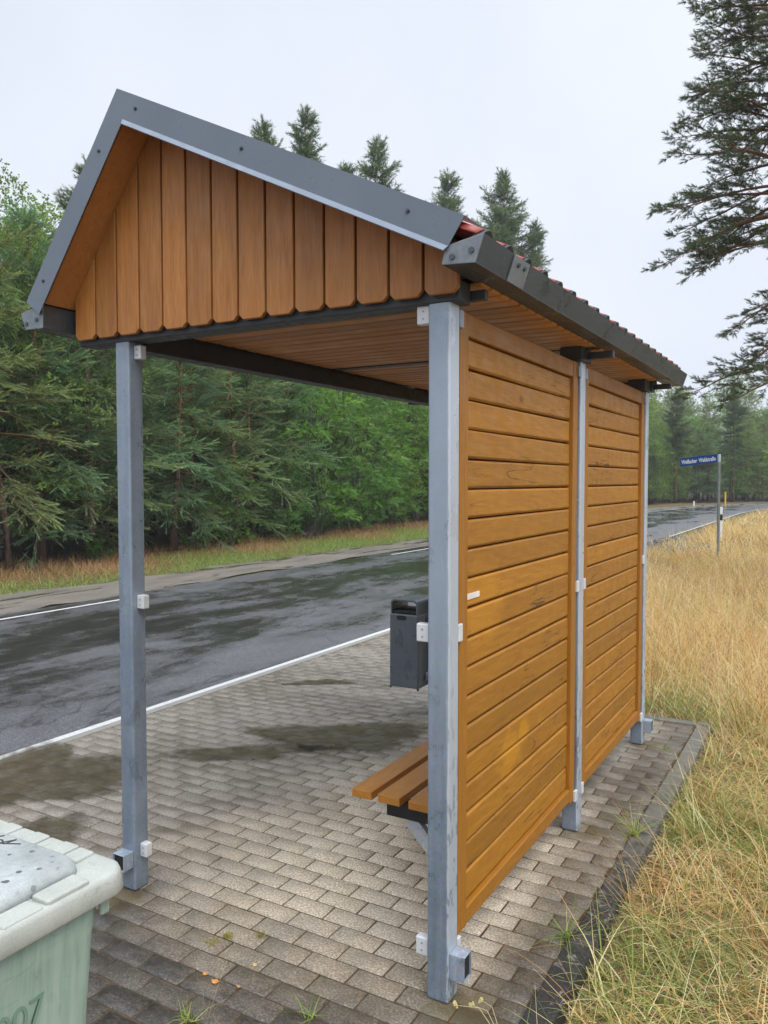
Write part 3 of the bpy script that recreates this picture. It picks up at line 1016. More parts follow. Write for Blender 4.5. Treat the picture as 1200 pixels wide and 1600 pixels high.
# lapped joint on the right gutter's outer face
dv = Vector((.224 - .196, 2.483 - 2.404)).normalized()
nv = Vector((dv.y, -dv.x))
b0 = Vector((.196, 2.404)) + nv * .0015; b1 = Vector((.224, 2.483)) + nv * .0015
j = MB()
j.prism([tuple(b0), tuple(b1), tuple(b1 + nv * .0035), tuple(b0 + nv * .0035)], .05, .19, lambda q, yy: (q[0], yy, q[1]))
jo = j.build('joint_sleeve', GUTTER_E, gr)
for yy in (.095, .15):
    s_ = MB()
    c = b0.lerp(b1, .72)
    s_.tube((c.x + nv.x * .0036, yy, c.y + nv.y * .0036), (c.x + nv.x * .010, yy, c.y + nv.y * .010), .0075, n=10)
    s_.build('screw', SCREW, jo)
gutter([(-1.895, 2.468), (-1.868, 2.400), (-1.762, 2.398), (-1.758, 2.490)], 'gutter')

# ------------------------------------------------------------------ bench
bn = empty('bench', (-.4, 1.5, 0))
tag(bn, 'ochre slatted bench on steel brackets fixed to the shelter wall', 'bench')
ox, oy = -.4, 1.5
for x0, x1 in ((-.632, -.535), (-.505, -.400), (-.360, -.262), (-.220, -.125)):
    MB().box(x0 - ox, x1 - ox, .425 - oy, 2.60 - oy, .415, .450).build('slat', BENCHW, bn, bevel=.003)
for y in (.50, 2.45):
    MB().box(-.490 - ox, -.022 - ox, y - .025 - oy, y + .025 - oy, .345, .4148).build('arm', BLACK, bn, bevel=.003)
    st_ = MB()
    a, b = Vector((-.385, y, .343)), Vector((-.15, y, .10))
    d = (b - a).normalized(); up_ = Vector((0, 1, 0)).cross(d)
    for sgn in (0,):
        vs_ = []
        for p in (a, b):
            for u, v_ in ((-.004, -.03), (.004, -.03), (.004, .03), (-.004, .03)):
                vs_.append(p + Vector((0, u, 0)) * 4 + up_ * v_ - Vector((ox, oy, 0)))
        st_.add(vs_, [(0, 1, 2, 3), (7, 6, 5, 4), (0, 4, 5, 1), (1, 5, 6, 2), (2, 6, 7, 3), (3, 7, 4, 0)])
    st_.build('strut', ZINC_L, bn, bevel=.002)

# ------------------------------------------------------------------ litter bin, hung on the rear post
lb = empty('litter_bin', (-1.652, 2.90, .21))
tag(lb, 'grey metal litter bin with looped top frame, half hidden by the front wall post', 'litter bin')
bw, bd_, bh = .122, .13, .55
MB().box(-bw, bw, -bd_, bd_, .0, bh).build('body', BINBODY, lb, bevel=.010, seg=3)
MB().box(-bw + .012, bw - .012, -bd_ + .012, bd_ - .012, bh + .0005, bh + .028).build('ash_tray', BLACK, lb, bevel=.006)
fr = MB()
t = .011
def hoop(yc):
    pts = [(-bw + t * .8, yc, bh - .02), (-bw + t * .8, yc, bh + .075)]
    r_ = .032
    for k in range(7):
        a = math.pi - k / 6 * math.pi / 2
        pts.append((-bw + t * .8 + r_ + r_ * math.cos(a), yc, bh + .075 + r_ * math.sin(a)))
    for k in range(7):
        a = math.pi / 2 - k / 6 * math.pi / 2
        pts.append((bw - t * .8 - r_ + r_ * math.cos(a), yc, bh + .075 + r_ * math.sin(a)))
    pts.append((bw - t * .8, yc, bh - .02))
    return pts
# one wide bent band, open underneath
ptsF = hoop(-bd_ + .004); ptsB = hoop(bd_ - .004)
bb = MB()
n = len(ptsF)
cen = Vector((0, 0, bh + .05))
def inn(p):
    q = Vector(p); d = Vector((-q.x, 0, (bh + .0) - q.z)); d.normalize()
    return q + d * .014
vs_ = [Vector(p) for p in ptsF] + [Vector(p) for p in ptsB] + [inn(p) for p in ptsF] + [inn(p) for p in ptsB]
fs_ = []
for i in range(n - 1):
    fs_ += [(i, i + 1, n + i + 1, n + i), (2 * n + i, 3 * n + i, 3 * n + i + 1, 2 * n + i + 1), (i, 2 * n + i, 2 * n + i + 1, i + 1), (n + i, n + i + 1, 3 * n + i + 1, 3 * n + i)]
fs_ += [(0, n, 3 * n, 2 * n), (n - 1, 3 * n - 1, 4 * n - 1, 2 * n - 1)]
bb.add(vs_, fs_)
bb.build('top_frame', BINLIP, lb)
sl_ = []
for k in range(24):
    a = 2 * math.pi * k / 24
    cx = .022 * (1 if math.cos(a) > 0 else -1)
    sl_.append((cx + .020 * math.cos(a), .523 + .018 * math.sin(a)))
MB().prism([(x - .05 + .03, z) for x, z in sl_], -bd_ - .0008, -bd_ + .004, lambda q, yy: (q[0], yy, q[1])).build('slot', BLACK, lb)
for z_ in (.05, .36): MB().box(bw + .0005, bw + .021, -.03, .16, z_, z_ + .06).build('bracket', ZINC, lb, bevel=.003)
for x_ in (-bw, bw - .012): MB().box(x_, x_ + .012, -bd_, -bd_ + .012, -.012, -.0005).build('foot', BLACK, lb)
#PART2
# ------------------------------------------------------------------ wheeled refuse bin in the corner
GREEN = Mat('faded_green_plastic', .5)
gx_ = GREEN
nz = gx_.noise(5, 5, .6, gx_.mapping((1, 1, .5))); sc_v = gx_.noise(60, 5, .65, gx_.mapping((1, 1, .06)))
c = gx_.ramp(nz, (.3, (.24, .34, .27)), (.7, (.37, .47, .395)))
c = gx_.mix(.3, c, gx_.ramp(sc_v, (.35, (.16, .25, .195)), (.6, (.40, .50, .43))))
scr = gx_.math('ABSOLUTE', gx_.math('SUBTRACT', gx_.noise(5, 2, .5, gx_.mapping((1, .6, 3.0)), .3), .5))
c = gx_.mix(gx_.ramp(scr, (.0, .3), (.004, 0.0)), c, (.15, .22, .18))
drt = gx_.ramp(gx_.noise(30, 5, .7, gx_.mapping((1, 1, .35))), (.58, 0.0), (.72, .45))
c = gx_.mix(drt, c, (.12, .17, .12))
gx_.color(c)
gx_.bump(sc_v, .08, .003)
def lid_mat(name, lo, hi, specks):
    m = Mat(name, .55)
    a = m.noise(12, 5, .65); f = m.noise(260, 3, .7)
    c = m.mix(.4, m.ramp(a, (.3, lo), (.7, hi)), m.ramp(f, (.35, lo), (.65, hi)))
    dk = m.ramp(m.noise(19, 5, .7, None, .7), (.60, 0.0), (.72, .55))
    c = m.mix(dk, c, (.12, .125, .095))
    if specks:
        sp = m.ramp(m.vor(42), (.20, 1.0), (.27, 0.0))
        gate = m.math('MULTIPLY', m.ball((.15, .20, 1.07), .11, .5), .95)
        c = m.mix(m.math('MULTIPLY', sp, gate), c, (.045, .05, .052))
        wet = m.ramp(m.noise(4.2, 4), (.45, 0.0), (.62, .5))
        c = m.mix(wet, c, tuple(x * .55 for x in lo))
    m.color(c)
    m.bump(m.math('ADD', a, f), .3 if specks else .1, .003)
    return m.m
LIDRIM = lid_mat('bleached_rim_plastic', (.31, .328, .29), (.46, .472, .43), False)
LIDTOP = lid_mat('bleached_lid_plastic', (.30, .33, .32), (.54, .57, .56), True)
wb = empty('refuse_bin', (-.275, -1.73, 0))
tag(wb, 'faded pale green wheeled refuse bin with a bleached notched lid', 'refuse bin')
HX, HY, ZT = .295, .365, 1.05       # half sizes of the lid, its top height
def rrect(hx, hy, r, z, n=8, dx=0, dy=0):
    out = []
    for cx, cy, a0 in ((hx - r, hy - r, 0), (-hx + r, hy - r, 90), (-hx + r, -hy + r, 180), (hx - r, -hy + r, 270)):
        for k in range(n + 1):
            a = R(a0 + 90 * k / n)
            out.append((cx + r * math.cos(a) + dx, cy + r * math.sin(a) + dy, z))
    return out
def loft(mb, loops, cap0=True, cap1=True):
    n = len(loops[0]); b = len(mb.v)
    for lp in loops: mb.v += lp
    for i in range(len(loops) - 1):
        for k in range(n):
            mb.f.append((b + i * n + k, b + i * n + (k + 1) % n, b + (i + 1) * n + (k + 1) % n, b + (i + 1) * n + k))
    if cap0: mb.f.append(tuple(b + k for k in range(n))[::-1])
    if cap1: mb.f.append(tuple(b + (len(loops) - 1) * n + k for k in range(n)))
body = MB()
loft(body, [rrect(HX - .085, HY - .10, .05, .06), rrect(HX - .055, HY - .065, .05, .55), rrect(HX - .037, HY - .045, .045, .93), rrect(HX - .030, HY - .034, .045, 1.008)])
bo = body.build('body', GREEN.m, wb, smooth=False)
bo.data.polygons.foreach_set('use_smooth', [len(p.vertices) == 4 for p in bo.data.polygons])
MB().box(HX - .036, HX - .026, HY - .056, HY - .036, .965, 1.006).build('corner_lug', GREEN.m, bo, bevel=.004)
lid = MB()
loft(lid, [rrect(HX - .014, HY - .014, .04, ZT - .045), rrect(HX - .003, HY - .003, .046, ZT - .045), rrect(HX, HY, .048, ZT - .041), rrect(HX - .004, HY - .004, .046, ZT - .012),
           rrect(HX - .007, HY - .007, .044, ZT - .005), rrect(HX - .013, HY - .013, .04, ZT - .003), rrect(HX - .06, HY - .06, .03, ZT - .006)])
lo_ = lid.build('lid', LIDRIM, wb, smooth=True)
lo_.modifiers.new('es', 'EDGE_SPLIT').split_angle = R(50)
# raised middle of the lid
top = MB()
loft(top, [rrect(HX - .060, HY - .060, .035, ZT - .011), rrect(HX - .064, HY - .064, .035, ZT + .009), rrect(HX - .072, HY - .072, .032, ZT + .0185), rrect(HX - .078, HY - .078, .03, ZT + .0205), rrect(HX - .2, HY - .2, .03, ZT + .022)])
to = top.build('lid_panel', LIDTOP, lo_)
for p in to.data.polygons: p.use_smooth = len(p.vertices) == 4
# notched blocks round the rim
def rim_block(cx, cy, sx, sy, hz):
    blk = MB()
    loft(blk, [rrect(sx, sy, .004, ZT - .012, 2, cx, cy), rrect(sx, sy, .004, ZT + hz - .0025, 2, cx, cy), rrect(sx - .003, sy - .003, .003, ZT + hz, 2, cx, cy)], False, True)
    blk.build('rim_notch', LIDRIM, lo_, bevel=.001, seg=1)
x, k = HX - .115, 0
while x > -HX + .09:
    for s_y in (1, -1): rim_block(x, s_y * (HY - .033), .0200, .022, .0045 if k % 2 else .0022)
    x -= .0425; k += 1
y, k = HY - .135, 0
while y > -HY + .09:
    for s_x in (1, -1): rim_block(s_x * (HX - .033), y, .022, .043 if k % 2 == 0 else .038, .005 if k % 2 == 0 else .0005)
    y -= .088; k += 1
# scribbled pen mark on the lid and the moulded year on the side
INK = plain('black_ink', (.02, .02, .02), .6)
mk = MB()
zz = ZT + .0212
stroke = [(-.10, .02), (-.075, .045), (-.06, .015), (-.04, .05), (-.03, .012), (-.005, .035), (.01, .06), (-.012, .02), (.025, .042), (.045, .03), (.05, .06), (.03, .025), (.075, .05)]
for a, b in zip(stroke[:-1], stroke[1:]):
    mk.tube((a[0] * .9 + .02, a[1] * .8 + .236, zz - .0003), (b[0] * .9 + .02, b[1] * .8 + .236, zz - .0003), .0016, n=4)
mk.build('pen_scribble', INK, to)
tm = text_mesh('2007', .062, .0022)
MOULD = plain('moulded_digit_green', (.15, .245, .19), .5)
to_ = mesh_obj('year_digits', tm, MOULD, bo)
to_.matrix_local = Matrix.Translation((HX - .0385, .135, .862)) @ Matrix.Rotation(R(-2.2), 4, 'Y') @ Matrix.Rotation(R(90), 4, 'Z') @ Matrix.Rotation(R(90), 4, 'X')
for y in (-.26,):
    for sx in (-1, 1):
        MB().tube((sx * .23, y, .1), (sx * .285, y, .1), .1, n=24).build('wheel', BLACK, wb, bevel=.01)

# ------------------------------------------------------------------ street name sign and roadside posts
GZN = -.05
sg = empty('street_sign', (-1.115, 16.09, GZN))
tag(sg, 'blue street name sign with white lettering on a thin galvanised pole in dry grass', 'street sign')
MB().tube((0, 0, -.1), (-.012, 0, 2.38), .030, n=14).build('pole', plain('dull_pole_zinc', (.22, .24, .25), .4, .3), sg, smooth=True).modifiers.new('es', 'EDGE_SPLIT')
MB().tube((-.012, 0, 2.3805), (-.012, 0, 2.405), .036, n=14).build('cap', BLACK, sg)
ct = MB().tube((-.0119, 0, 2.20), (-.012, 0, 2.375), .034, n=14).build('clamp_sleeve', ZINC_L, sg)
BLUE = plain('sign_blue', (.008, .06, .26), .35, 0, .08)
WHITE = plain('sign_white', (.80, .80, .79), .4, 0, .04)
vdir = Vector((-.80, .30, 0)).normalized()
ang = math.atan2(-vdir.y, -vdir.x)
plate = empty('tmp') if False else None
PM = Matrix.Translation((-.012, 0, 2.29)) @ Matrix.Rotation(ang, 4, 'Z') @ Matrix.Rotation(R(-5.2), 4, 'Y')
def rplate(hx, hz, r, y0, y1):
    pr = [(p[0], p[1]) for p in rrect(hx, hz, r, 0, 4)]
    return MB().prism(pr, y0, y1, lambda q, a: PM @ Vector((q[0] - .475, a, q[1])))
sp = rplate(.435, .092, .012, -.004, .004).build('name_plate', BLUE, sg)
tmx = text_mesh('Weißacker  Waldstraße', .125, .0012, .70, .0028)
tx = mesh_obj('lettering', tmx, WHITE, sp)
bb = [v.co.x for v in tmx.vertices]
wd = max(bb) - min(bb)
sx = .80 / wd
for v in tmx.vertices: v.co.x *= sx
tx.matrix_local = PM @ Matrix.Translation((-.475, -.0055, -.004)) @ Matrix.Rotation(R(90), 4, 'X')
def small_post(name, x, y, hgt, r, mat, label, cat, band=None, group=None):
    o = empty(name, (x, y, GZN))
    tag(o, label, cat, group)
    MB().box(-r, r, -r * .7, r * .7, -.1, hgt).build('shaft', mat, o, bevel=r * .3)
    if band:
        MB().box(-r - .003, r + .003, -r * .7 - .003, r * .7 + .003, band[0], band[1]).build('black_band', BLACK, o)
    return o
YEL = plain('yellow_plastic', (.72, .47, .03), .45, 0, .08)
small_post('roadside_marker', -1.885, 22.95, 1.02, .032, WHITE, 'white roadside marker post with a black band behind the street sign pole', 'marker post', (.62, .80))
small_post('pipeline_marker', -5.13 - .6, 57.2, 1.0, .048, YEL, 'slim yellow marker post at the edge of the distant wood', 'marker post')
small_post('roadside_marker', -7.6, 56.0, .36, .05, WHITE, 'tiny white marker post on the far verge left of the yellow one', 'marker post')

# ------------------------------------------------------------------ foliage tools
def basis(D, roll=None):
    """rotation matrices whose x axis is D (S,3)"""
    D = D / np.linalg.norm(D, axis=1, keepdims=True)
    up = np.tile([0, 0, 1.0], (len(D), 1))
    up[np.abs(D[:, 2]) > .95] = [1, 0, 0]
    Yv = np.cross(up, D); Yv /= np.linalg.norm(Yv, axis=1, keepdims=True)
    Zv = np.cross(D, Yv)
    if roll is not None:
        c, s = np.cos(roll)[:, None], np.sin(roll)[:, None]
        Yv, Zv = c * Yv + s * Zv, -s * Yv + c * Zv
    return np.stack([D, Yv, Zv], -1)      # columns
def place(templates, cols, P, D, S, rng, tint, flat=False):
    """put a random template at each point; returns V, F, C (triangles)"""
    n = len(P)
    B = basis(D, rng.uniform(0, 6.28, n) if not flat else rng.normal(0, .3, n))
    which = rng.integers(0, len(templates), n)
    Vs, Cs = [], []
    for t, (T, TC) in enumerate(zip(templates, cols)):
        q = np.where(which == t)[0]
        if not len(q): continue
        v = np.einsum('sij,kj->ski', B[q], T) * S[q][:, None, None] + P[q][:, None, :]
        Vs.append(v.reshape(-1, 3))
        cc = tint[q][:, None, :] * TC[None, :, :]
        Cs.append(cc.reshape(-1, 3))
    V = np.concatenate(Vs); C = np.concatenate(Cs)
    F = np.arange(len(V)).reshape(-1, 3)
    return V, F, C
def needle_shoot(rng, n=34, L=.20, nl=.075, wd=.0055, fwdness=.75):
    """bottle-brush shoot along +x"""
    t = rng.uniform(.0, 1, n); a = rng.uniform(0, 6.28, n)
    base = np.stack([t * L, np.zeros(n), np.zeros(n)], 1)
    rad = np.stack([np.zeros(n), np.cos(a), np.sin(a)], 1)
    d = rad * (1 - fwdness * .45) + np.array([1.0, 0, 0]) * fwdness * (.6 + .9 * t[:, None])
    d /= np.linalg.norm(d, axis=1, keepdims=True)
    ln = nl * rng.uniform(.7, 1.15, n)[:, None]
    side = np.cross(d, rng.normal(0, 1, (n, 3))); side /= np.linalg.norm(side, axis=1, keepdims=True)
    p0 = base - side * wd / 2; p1 = base + side * wd / 2; p2 = base + d * ln
    T = np.stack([p0, p1, p2], 1).reshape(-1, 3)
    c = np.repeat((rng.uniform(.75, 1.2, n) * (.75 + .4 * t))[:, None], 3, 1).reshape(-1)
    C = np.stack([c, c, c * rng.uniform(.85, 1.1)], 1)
    return T, C
def pinnate_leaf(rng, pairs=6, L=.20, ll=.055, lw=.021):
    """a leaf of many leaflets along +x, drooping"""
    T, C = [], []
    for k in range(pairs * 2 + 1):
        t = .25 + .75 * (k // 2) / pairs
        s = 1 if k % 2 else -1
        if k == pairs * 2: d = np.array([1.0, 0, -.35]); t = 1.0
        else: d = np.array([.55, s * .85, -.22 + rng.normal(0, .12)])
        d /= np.linalg.norm(d)
        b = np.array([t * L, 0, -.10 * t * t * L * 2])
        side = np.cross(d, [0, 0, 1]); side /= np.linalg.norm(side)
        side = side + np.array([0, 0, rng.normal(0, .25)])
        l = ll * rng.uniform(.85, 1.1) * (1 - .25 * t)
        m1 = b + d * l * .5 + side * lw / 2; m2 = b + d * l * .5 - side * lw / 2; e = b + d * l
        T += [b, m1, e, b, e, m2]
        c = rng.uniform(.8, 1.2)
        C += [[c, c, c]] * 6
    return np.array(T), np.array(C)
def simple_leaf(rng, n=5, L=.07, ll=.05, lw=.036):
    T, C = [], []
    for k in range(n):
        b = np.array([rng.uniform(0, L), rng.normal(0, .025), rng.normal(0, .025)])
        d = rng.normal(0, 1, 3); d[2] -= .5; d /= np.linalg.norm(d)
        side = np.cross(d, rng.normal(0, 1, 3)); side /= np.linalg.norm(side)
        l = ll * rng.uniform(.75, 1.2)
        m1 = b + d * l * .45 + side * lw / 2; m2 = b + d * l * .45 - side * lw / 2; e = b + d * l
        T += [b, m1, e, b, e, m2]
        c = rng.uniform(.75, 1.25)
        C += [[c, c, c * .9]] * 6
    return np.array(T), np.array(C)
def leaf_material(name, rough=.5, trans=.35, spec=.4, through=(1.1, 1.15, .6)):
    m = Mat(name, rough, spec=spec)
    t = m.attr('tint')
    m.color(t)
    tl = m.n('BsdfTranslucent')
    m.put(tl.inputs[0], m.mix(1.0, t, through, 'MULTIPLY'))
    mx = m.n('MixShader')
    mx.inputs[0].default_value = trans
    m.t.links.new(m.b.outputs[0], mx.inputs[1])
    m.t.links.new(tl.outputs[0], mx.inputs[2])
    m.t.links.new(mx.outputs[0], m.out.inputs[0])
    return m.m
NEEDLE = leaf_material('needle_foliage', .42, .42, .5)
LEAF = leaf_material('leaf_foliage', .40, .5, .5)
def bark(name, lo, hi, up=None):
    m = Mat(name, .85)
    n_ = m.noise(22, 5, .7, m.mapping((1, 1, .25)))
    c = m.ramp(n_, (.3, lo), (.7, hi))
    if up:
        z = m.ramp(m.math('MULTIPLY', m.sep()[2], .25), (.2, 0.0), (.7, 1.0))
        c = m.mix(z, c, m.ramp(n_, (.3, tuple(x * .5 for x in up)), (.7, up)))
    m.color(c)
    m.bump(n_, .7, .02)
    return m.m
BARK_P = bark('pine_bark', (.05, .032, .024), (.17, .105, .075), (.22, .105, .05))
BARK_G = bark('grey_bark', (.045, .04, .033), (.15, .135, .115))

def skeleton_tree(rng, height, crown0, spread, kind, whorl=.42, per=5, top_taper=1.0, density=1.0, droop=.0, trunk_r=.075, lean=(0, 0), dead=True, scale_shoot=1.25, prof=.75, up_ang=None, jz=.9, ejit=.24, lmin=.5):
    """returns trunk MB and arrays of foliage points"""
    tr = MB()
    nseg = 9
    wob = rng.normal(0, .035, (nseg + 1, 2)).cumsum(0) * .6
    wob[0] = 0
    tp = [Vector((wob[i, 0] + lean[0] * i / nseg, wob[i, 1] + lean[1] * i / nseg, height * i / nseg)) for i in range(nseg + 1)]
    tr.path(tp, [trunk_r * (1 - .93 * i / nseg) * (1.25 if i == 0 else 1) for i in range(nseg + 1)], 8)
    def trunk(z):
        f = min(max(z / height, 0), .999) * nseg
        i = int(f)
        return tp[i].lerp(tp[i + 1], f - i)
    P, D, S, T = [], [], [], []
    z = crown0
    while z < height - .1:
        f = (z - crown0) / (height - crown0)
        blen = spread * ((1 - f) ** prof) * top_taper * (1 if f > .12 else .75 + 2 * f)
        blen = max(blen, .22)
        nb = per if kind == 'conifer' else max(2, int(per * rng.uniform(.6, 1.2)))
        a0 = rng.uniform(0, 6.28)
        for b in range(nb):
            z_j = rng.uniform(-.5, .5) * whorl * jz
            a = a0 + 6.283 * b / nb + rng.normal(0, .25)
            ln = blen * rng.uniform(lmin, 1.25)
            e0 = (R(8) + f * R(48) if up_ang is None else up_ang(f)) + rng.normal(0, ejit) - droop
            zb = min(max(z + rng.normal(0, .08) + z_j, .3), height - .05)
            p = np.array(trunk(zb))
            d = np.array([math.cos(a) * math.cos(e0), math.sin(a) * math.cos(e0), math.sin(e0)])
            n_ = max(3, int(ln / .16))
            st = ln / n_
            pts = [p.copy()]; dirs = []
            for i in range(n_):
                bend = (-.05 if kind != 'conifer' else (-.045 if i < n_ * .6 else .05)) - droop * .02
                d = d + np.array([rng.normal(0, .05), rng.normal(0, .05), bend + rng.normal(0, .03)])
                d /= np.linalg.norm(d)
                p = p + d * st
                pts.append(p.copy()); dirs.append(d.copy())
            r0 = max(.006, .012 * ln)
            tr.path([Vector(q) for q in pts[::2] + ([pts[-1]] if (len(pts) - 1) % 2 else [])], np.linspace(r0, .003, len(pts[::2]) + (1 if (len(pts) - 1) % 2 else 0)), 4)
            lum = rng.uniform(.8, 1.2)
            for i in range(n_):
                t = (i + 1) / n_
                if t < .22: continue
                dd = dirs[i]; q = pts[i + 1]
                hor = np.cross(dd, [0, 0, 1.0]); hn = np.linalg.norm(hor)
                hor = hor / hn if hn > .1 else np.array([1.0, 0, 0])
                # side twigs
                for s in (-1, 1):
                    if rng.random() > density: continue
                    tl = min(.62 * ln * (1 - t) + .16, .75) * rng.uniform(.7, 1.15)
                    td = dd * .70 + hor * s * rng.uniform(.35, .9) + np.array([0, 0, rng.normal(.0, .34) - droop * .3])
                    td /= np.linalg.norm(td)
                    m_ = max(1, int(round(tl / (.13 * scale_shoot))))
                    for k in range(m_):
                        u = (k + .35) / m_
                        pos = q + td * tl * u * .85 + rng.normal(0, .012, 3)
                        for s2 in ((0,) if k == m_ - 1 else (-1, 1)):
                            h2 = np.cross(td, [0, 0, 1.0]); h2 /= max(np.linalg.norm(h2), .1)
                            sd_ = td + h2 * s2 * .6 + rng.normal(0, .24, 3)
                            P.append(pos); D.append(sd_); S.append(rng.uniform(.75, 1.15))
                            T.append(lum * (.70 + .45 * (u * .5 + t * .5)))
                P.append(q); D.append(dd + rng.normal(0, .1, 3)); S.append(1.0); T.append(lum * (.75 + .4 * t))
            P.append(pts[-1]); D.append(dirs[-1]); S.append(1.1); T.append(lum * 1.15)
        z += whorl * rng.uniform(.8, 1.2) * (1 - .35 * f)
    # leader
    for k in range(5):
        P.append(np.array(tp[-1]) + np.array([0, 0, -.05 * k])); D.append(np.array([rng.normal(0, .3), rng.normal(0, .3), 1.0])); S.append(1.2); T.append(1.1)
    if dead:
        for k in range(int(crown0 * 9)):
            zz = rng.uniform(.35, crown0 + .3); a = rng.uniform(0, 6.28); ln = rng.uniform(.3, 1.1)
            p = trunk(zz)
            q = p + Vector((math.cos(a) * ln, math.sin(a) * ln, rng.normal(-.05, .15)))
            tr.path([p, p.lerp(q, .5) + Vector((0, 0, rng.normal(.03, .04))), q], [.008, .006, .002], 3)
    return tr, np.array(P), np.array(D), np.array(S), np.array(T)

def round_tree(rng, height, width, lobes, n_per, flat=.7, trunk_r=.06, base=.10, droop=.2, stems=1):
    """broadleaf crown of leafy lobes on limbs"""
    tr = MB(); P, D, S, T = [], [], [], []
    top = Vector((rng.normal(0, .15), rng.normal(0, .15), height * .93))
    axes = []
    for k in range(stems):
        b0 = Vector((rng.normal(0, .18) if stems > 1 else 0, rng.normal(0, .18) if stems > 1 else 0, 0))
        t1 = top + Vector((rng.normal(0, .35 if stems > 1 else .05), rng.normal(0, .35 if stems > 1 else .05), rng.uniform(-.8, 0) if stems > 1 else 0))
        pts = [b0.lerp(t1, i / 7) + Vector((rng.normal(0, .05), rng.normal(0, .05), 0)) * (1 if 0 < i else 0) for i in range(8)]
        tr.path(pts, np.linspace(trunk_r, .012, 8), 7)
        axes.append(pts)
    for k in range(lobes):
        f = (k + rng.uniform(.0, 1)) / lobes
        z = height * (base + (1 - base) * f)
        env = math.sin(math.pi * min(1.0, .16 + .80 * f)) ** .75
        a = k * 2.399 + rng.normal(0, .4)
        rad = width * env * rng.uniform(.45, 1.0)
        c = np.array([math.cos(a) * rad, math.sin(a) * rad, z])
        lr = width * rng.uniform(.26, .42) * (.75 + .4 * env)
        ax = axes[k % stems]
        q = ax[min(7, max(1, int(f * 7)))]
        cv = Vector(c)
        tr.path([q.lerp(Vector((q.x, q.y, q.z * .82)), 1), q.lerp(cv, .55) + Vector((0, 0, .06)), cv], [.02, .012, .004], 4)
        lum = rng.uniform(.72, 1.22)
        n = int(n_per * rng.uniform(.7, 1.3) * (lr / (width * .34)) ** 2)
        d = rng.normal(0, 1, (n, 3)); d /= np.linalg.norm(d, axis=1, keepdims=True)
        d[:, 2] = np.where(d[:, 2] < -.3, -d[:, 2] * .4, d[:, 2])
        r = lr * rng.uniform(.35, 1.08, n) ** .6
        p = c + d * r[:, None] * np.array([1, 1, flat]) + np.stack([np.zeros(n), np.zeros(n), -.12 * r], 1)
        out = np.array([math.cos(a), math.sin(a), 0]) * .6
        P.append(p); D.append(d + out + np.array([0, 0, -droop]) + rng.normal(0, .3, (n, 3)))
        S.append(rng.uniform(.7, 1.15, n)); T.append(lum * rng.uniform(.8, 1.2, n))
    return tr, np.concatenate(P), np.concatenate(D), np.concatenate(S), np.concatenate(T)
PROTO = {}
def make_tree(key, rng, foliage, base_col, mat, bark_m, hue=.12, name='tree', sc=1.0, keep=1.0, rounded=False, **kw):
    tr, P, D, S, T = (round_tree if rounded else skeleton_tree)(rng, **kw)
    if keep < 1.0:
        q = rng.random(len(P)) < keep
        P, D, S, T = P[q], D[q], S[q], T[q]
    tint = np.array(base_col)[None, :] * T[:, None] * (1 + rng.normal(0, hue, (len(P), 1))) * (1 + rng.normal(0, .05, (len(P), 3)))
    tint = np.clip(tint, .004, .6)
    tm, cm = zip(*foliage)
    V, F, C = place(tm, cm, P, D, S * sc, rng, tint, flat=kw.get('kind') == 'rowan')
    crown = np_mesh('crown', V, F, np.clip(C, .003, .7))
    crown.materials.append(mat)
    me = bpy.data.meshes.new('trunk'); me.from_pydata(tr.v, [], tr.f); me.materials.append(bark_m)
    me.polygons.foreach_set('use_smooth', [True] * len(me.polygons))
    PROTO[key] = (me, crown, name)
def plant(key, x, y, z=0.0, s=1.0, rz=0.0, label='', cat='tree', group=None, tilt=(0, 0), sz=None):
    tm, cm, nm = PROTO[key]
    o = empty(nm, (x, y, z), rz)
    o.rotation_euler = (tilt[0], tilt[1], rz)
    o.scale = (s, s, sz or s)
    link(bpy.data.objects.new('trunk', tm), o)
    link(bpy.data.objects.new('crown', cm), o)
    tag(o, label, cat, group)
    return o
rg = np.random.default_rng(21)
SH = [needle_shoot(rg, 58, .25, .060, .0075, 1.05) for _ in range(5)]
SHT = [needle_shoot(rg, 26, .26, .095, .012) for _ in range(4)]
PIN = [pinnate_leaf(rg) for _ in range(5)]
SIM = [simple_leaf(rg, 6, .10, .058, .04) for _ in range(6)]
YP = (.235, .345, .175)
for i, (hh, c0, sp_) in enumerate(((6.6, 1.15, 1.75), (7.4, 1.5, 1.9), (6.0, 1.0, 1.6), (7.9, 1.7, 2.0))):
    make_tree(f'pine{i}', np.random.default_rng(30 + i), SH, (YP[0] * (1 + .1 * (i - 1)), YP[1], YP[2] * (1 + .08 * (1 - i))), NEEDLE, BARK_P, name='young_pine', kind='conifer',
              height=hh, crown0=c0, spread=sp_, whorl=.44, per=6, trunk_r=.085, prof=.6, density=.78, up_ang=lambda f: R(-12) + f * R(58))
for i, (hh, wd_, nl_) in enumerate(((5.4, 1.75, 30), (6.4, 2.0, 36), (4.4, 1.7, 26))):
    make_tree(f'rowan{i}', np.random.default_rng(50 + i), PIN, ((.15, .30, .055), (.18, .32, .06), (.13, .27, .065))[i], LEAF, BARK_G, name='broadleaf_tree', rounded=True,
              height=hh, width=wd_, lobes=nl_, n_per=62, flat=.42, trunk_r=.05, base=.06, droop=.35, stems=3, sc=1.1)
for i, (hh, wd_, nl_) in enumerate(((7.4, 1.9, 34), (8.8, 2.2, 40), (6.2, 2.1, 30))):
    make_tree(f'birch{i}', np.random.default_rng(70 + i), SIM, ((.21, .29, .075), (.17, .26, .07), (.15, .24, .06))[i], LEAF, BARK_G, name='birch_tree', rounded=True,
              height=hh, width=wd_, lobes=nl_, n_per=105, flat=.8, trunk_r=.07, base=.07, droop=.5, stems=1 + i % 2, sc=1.25)
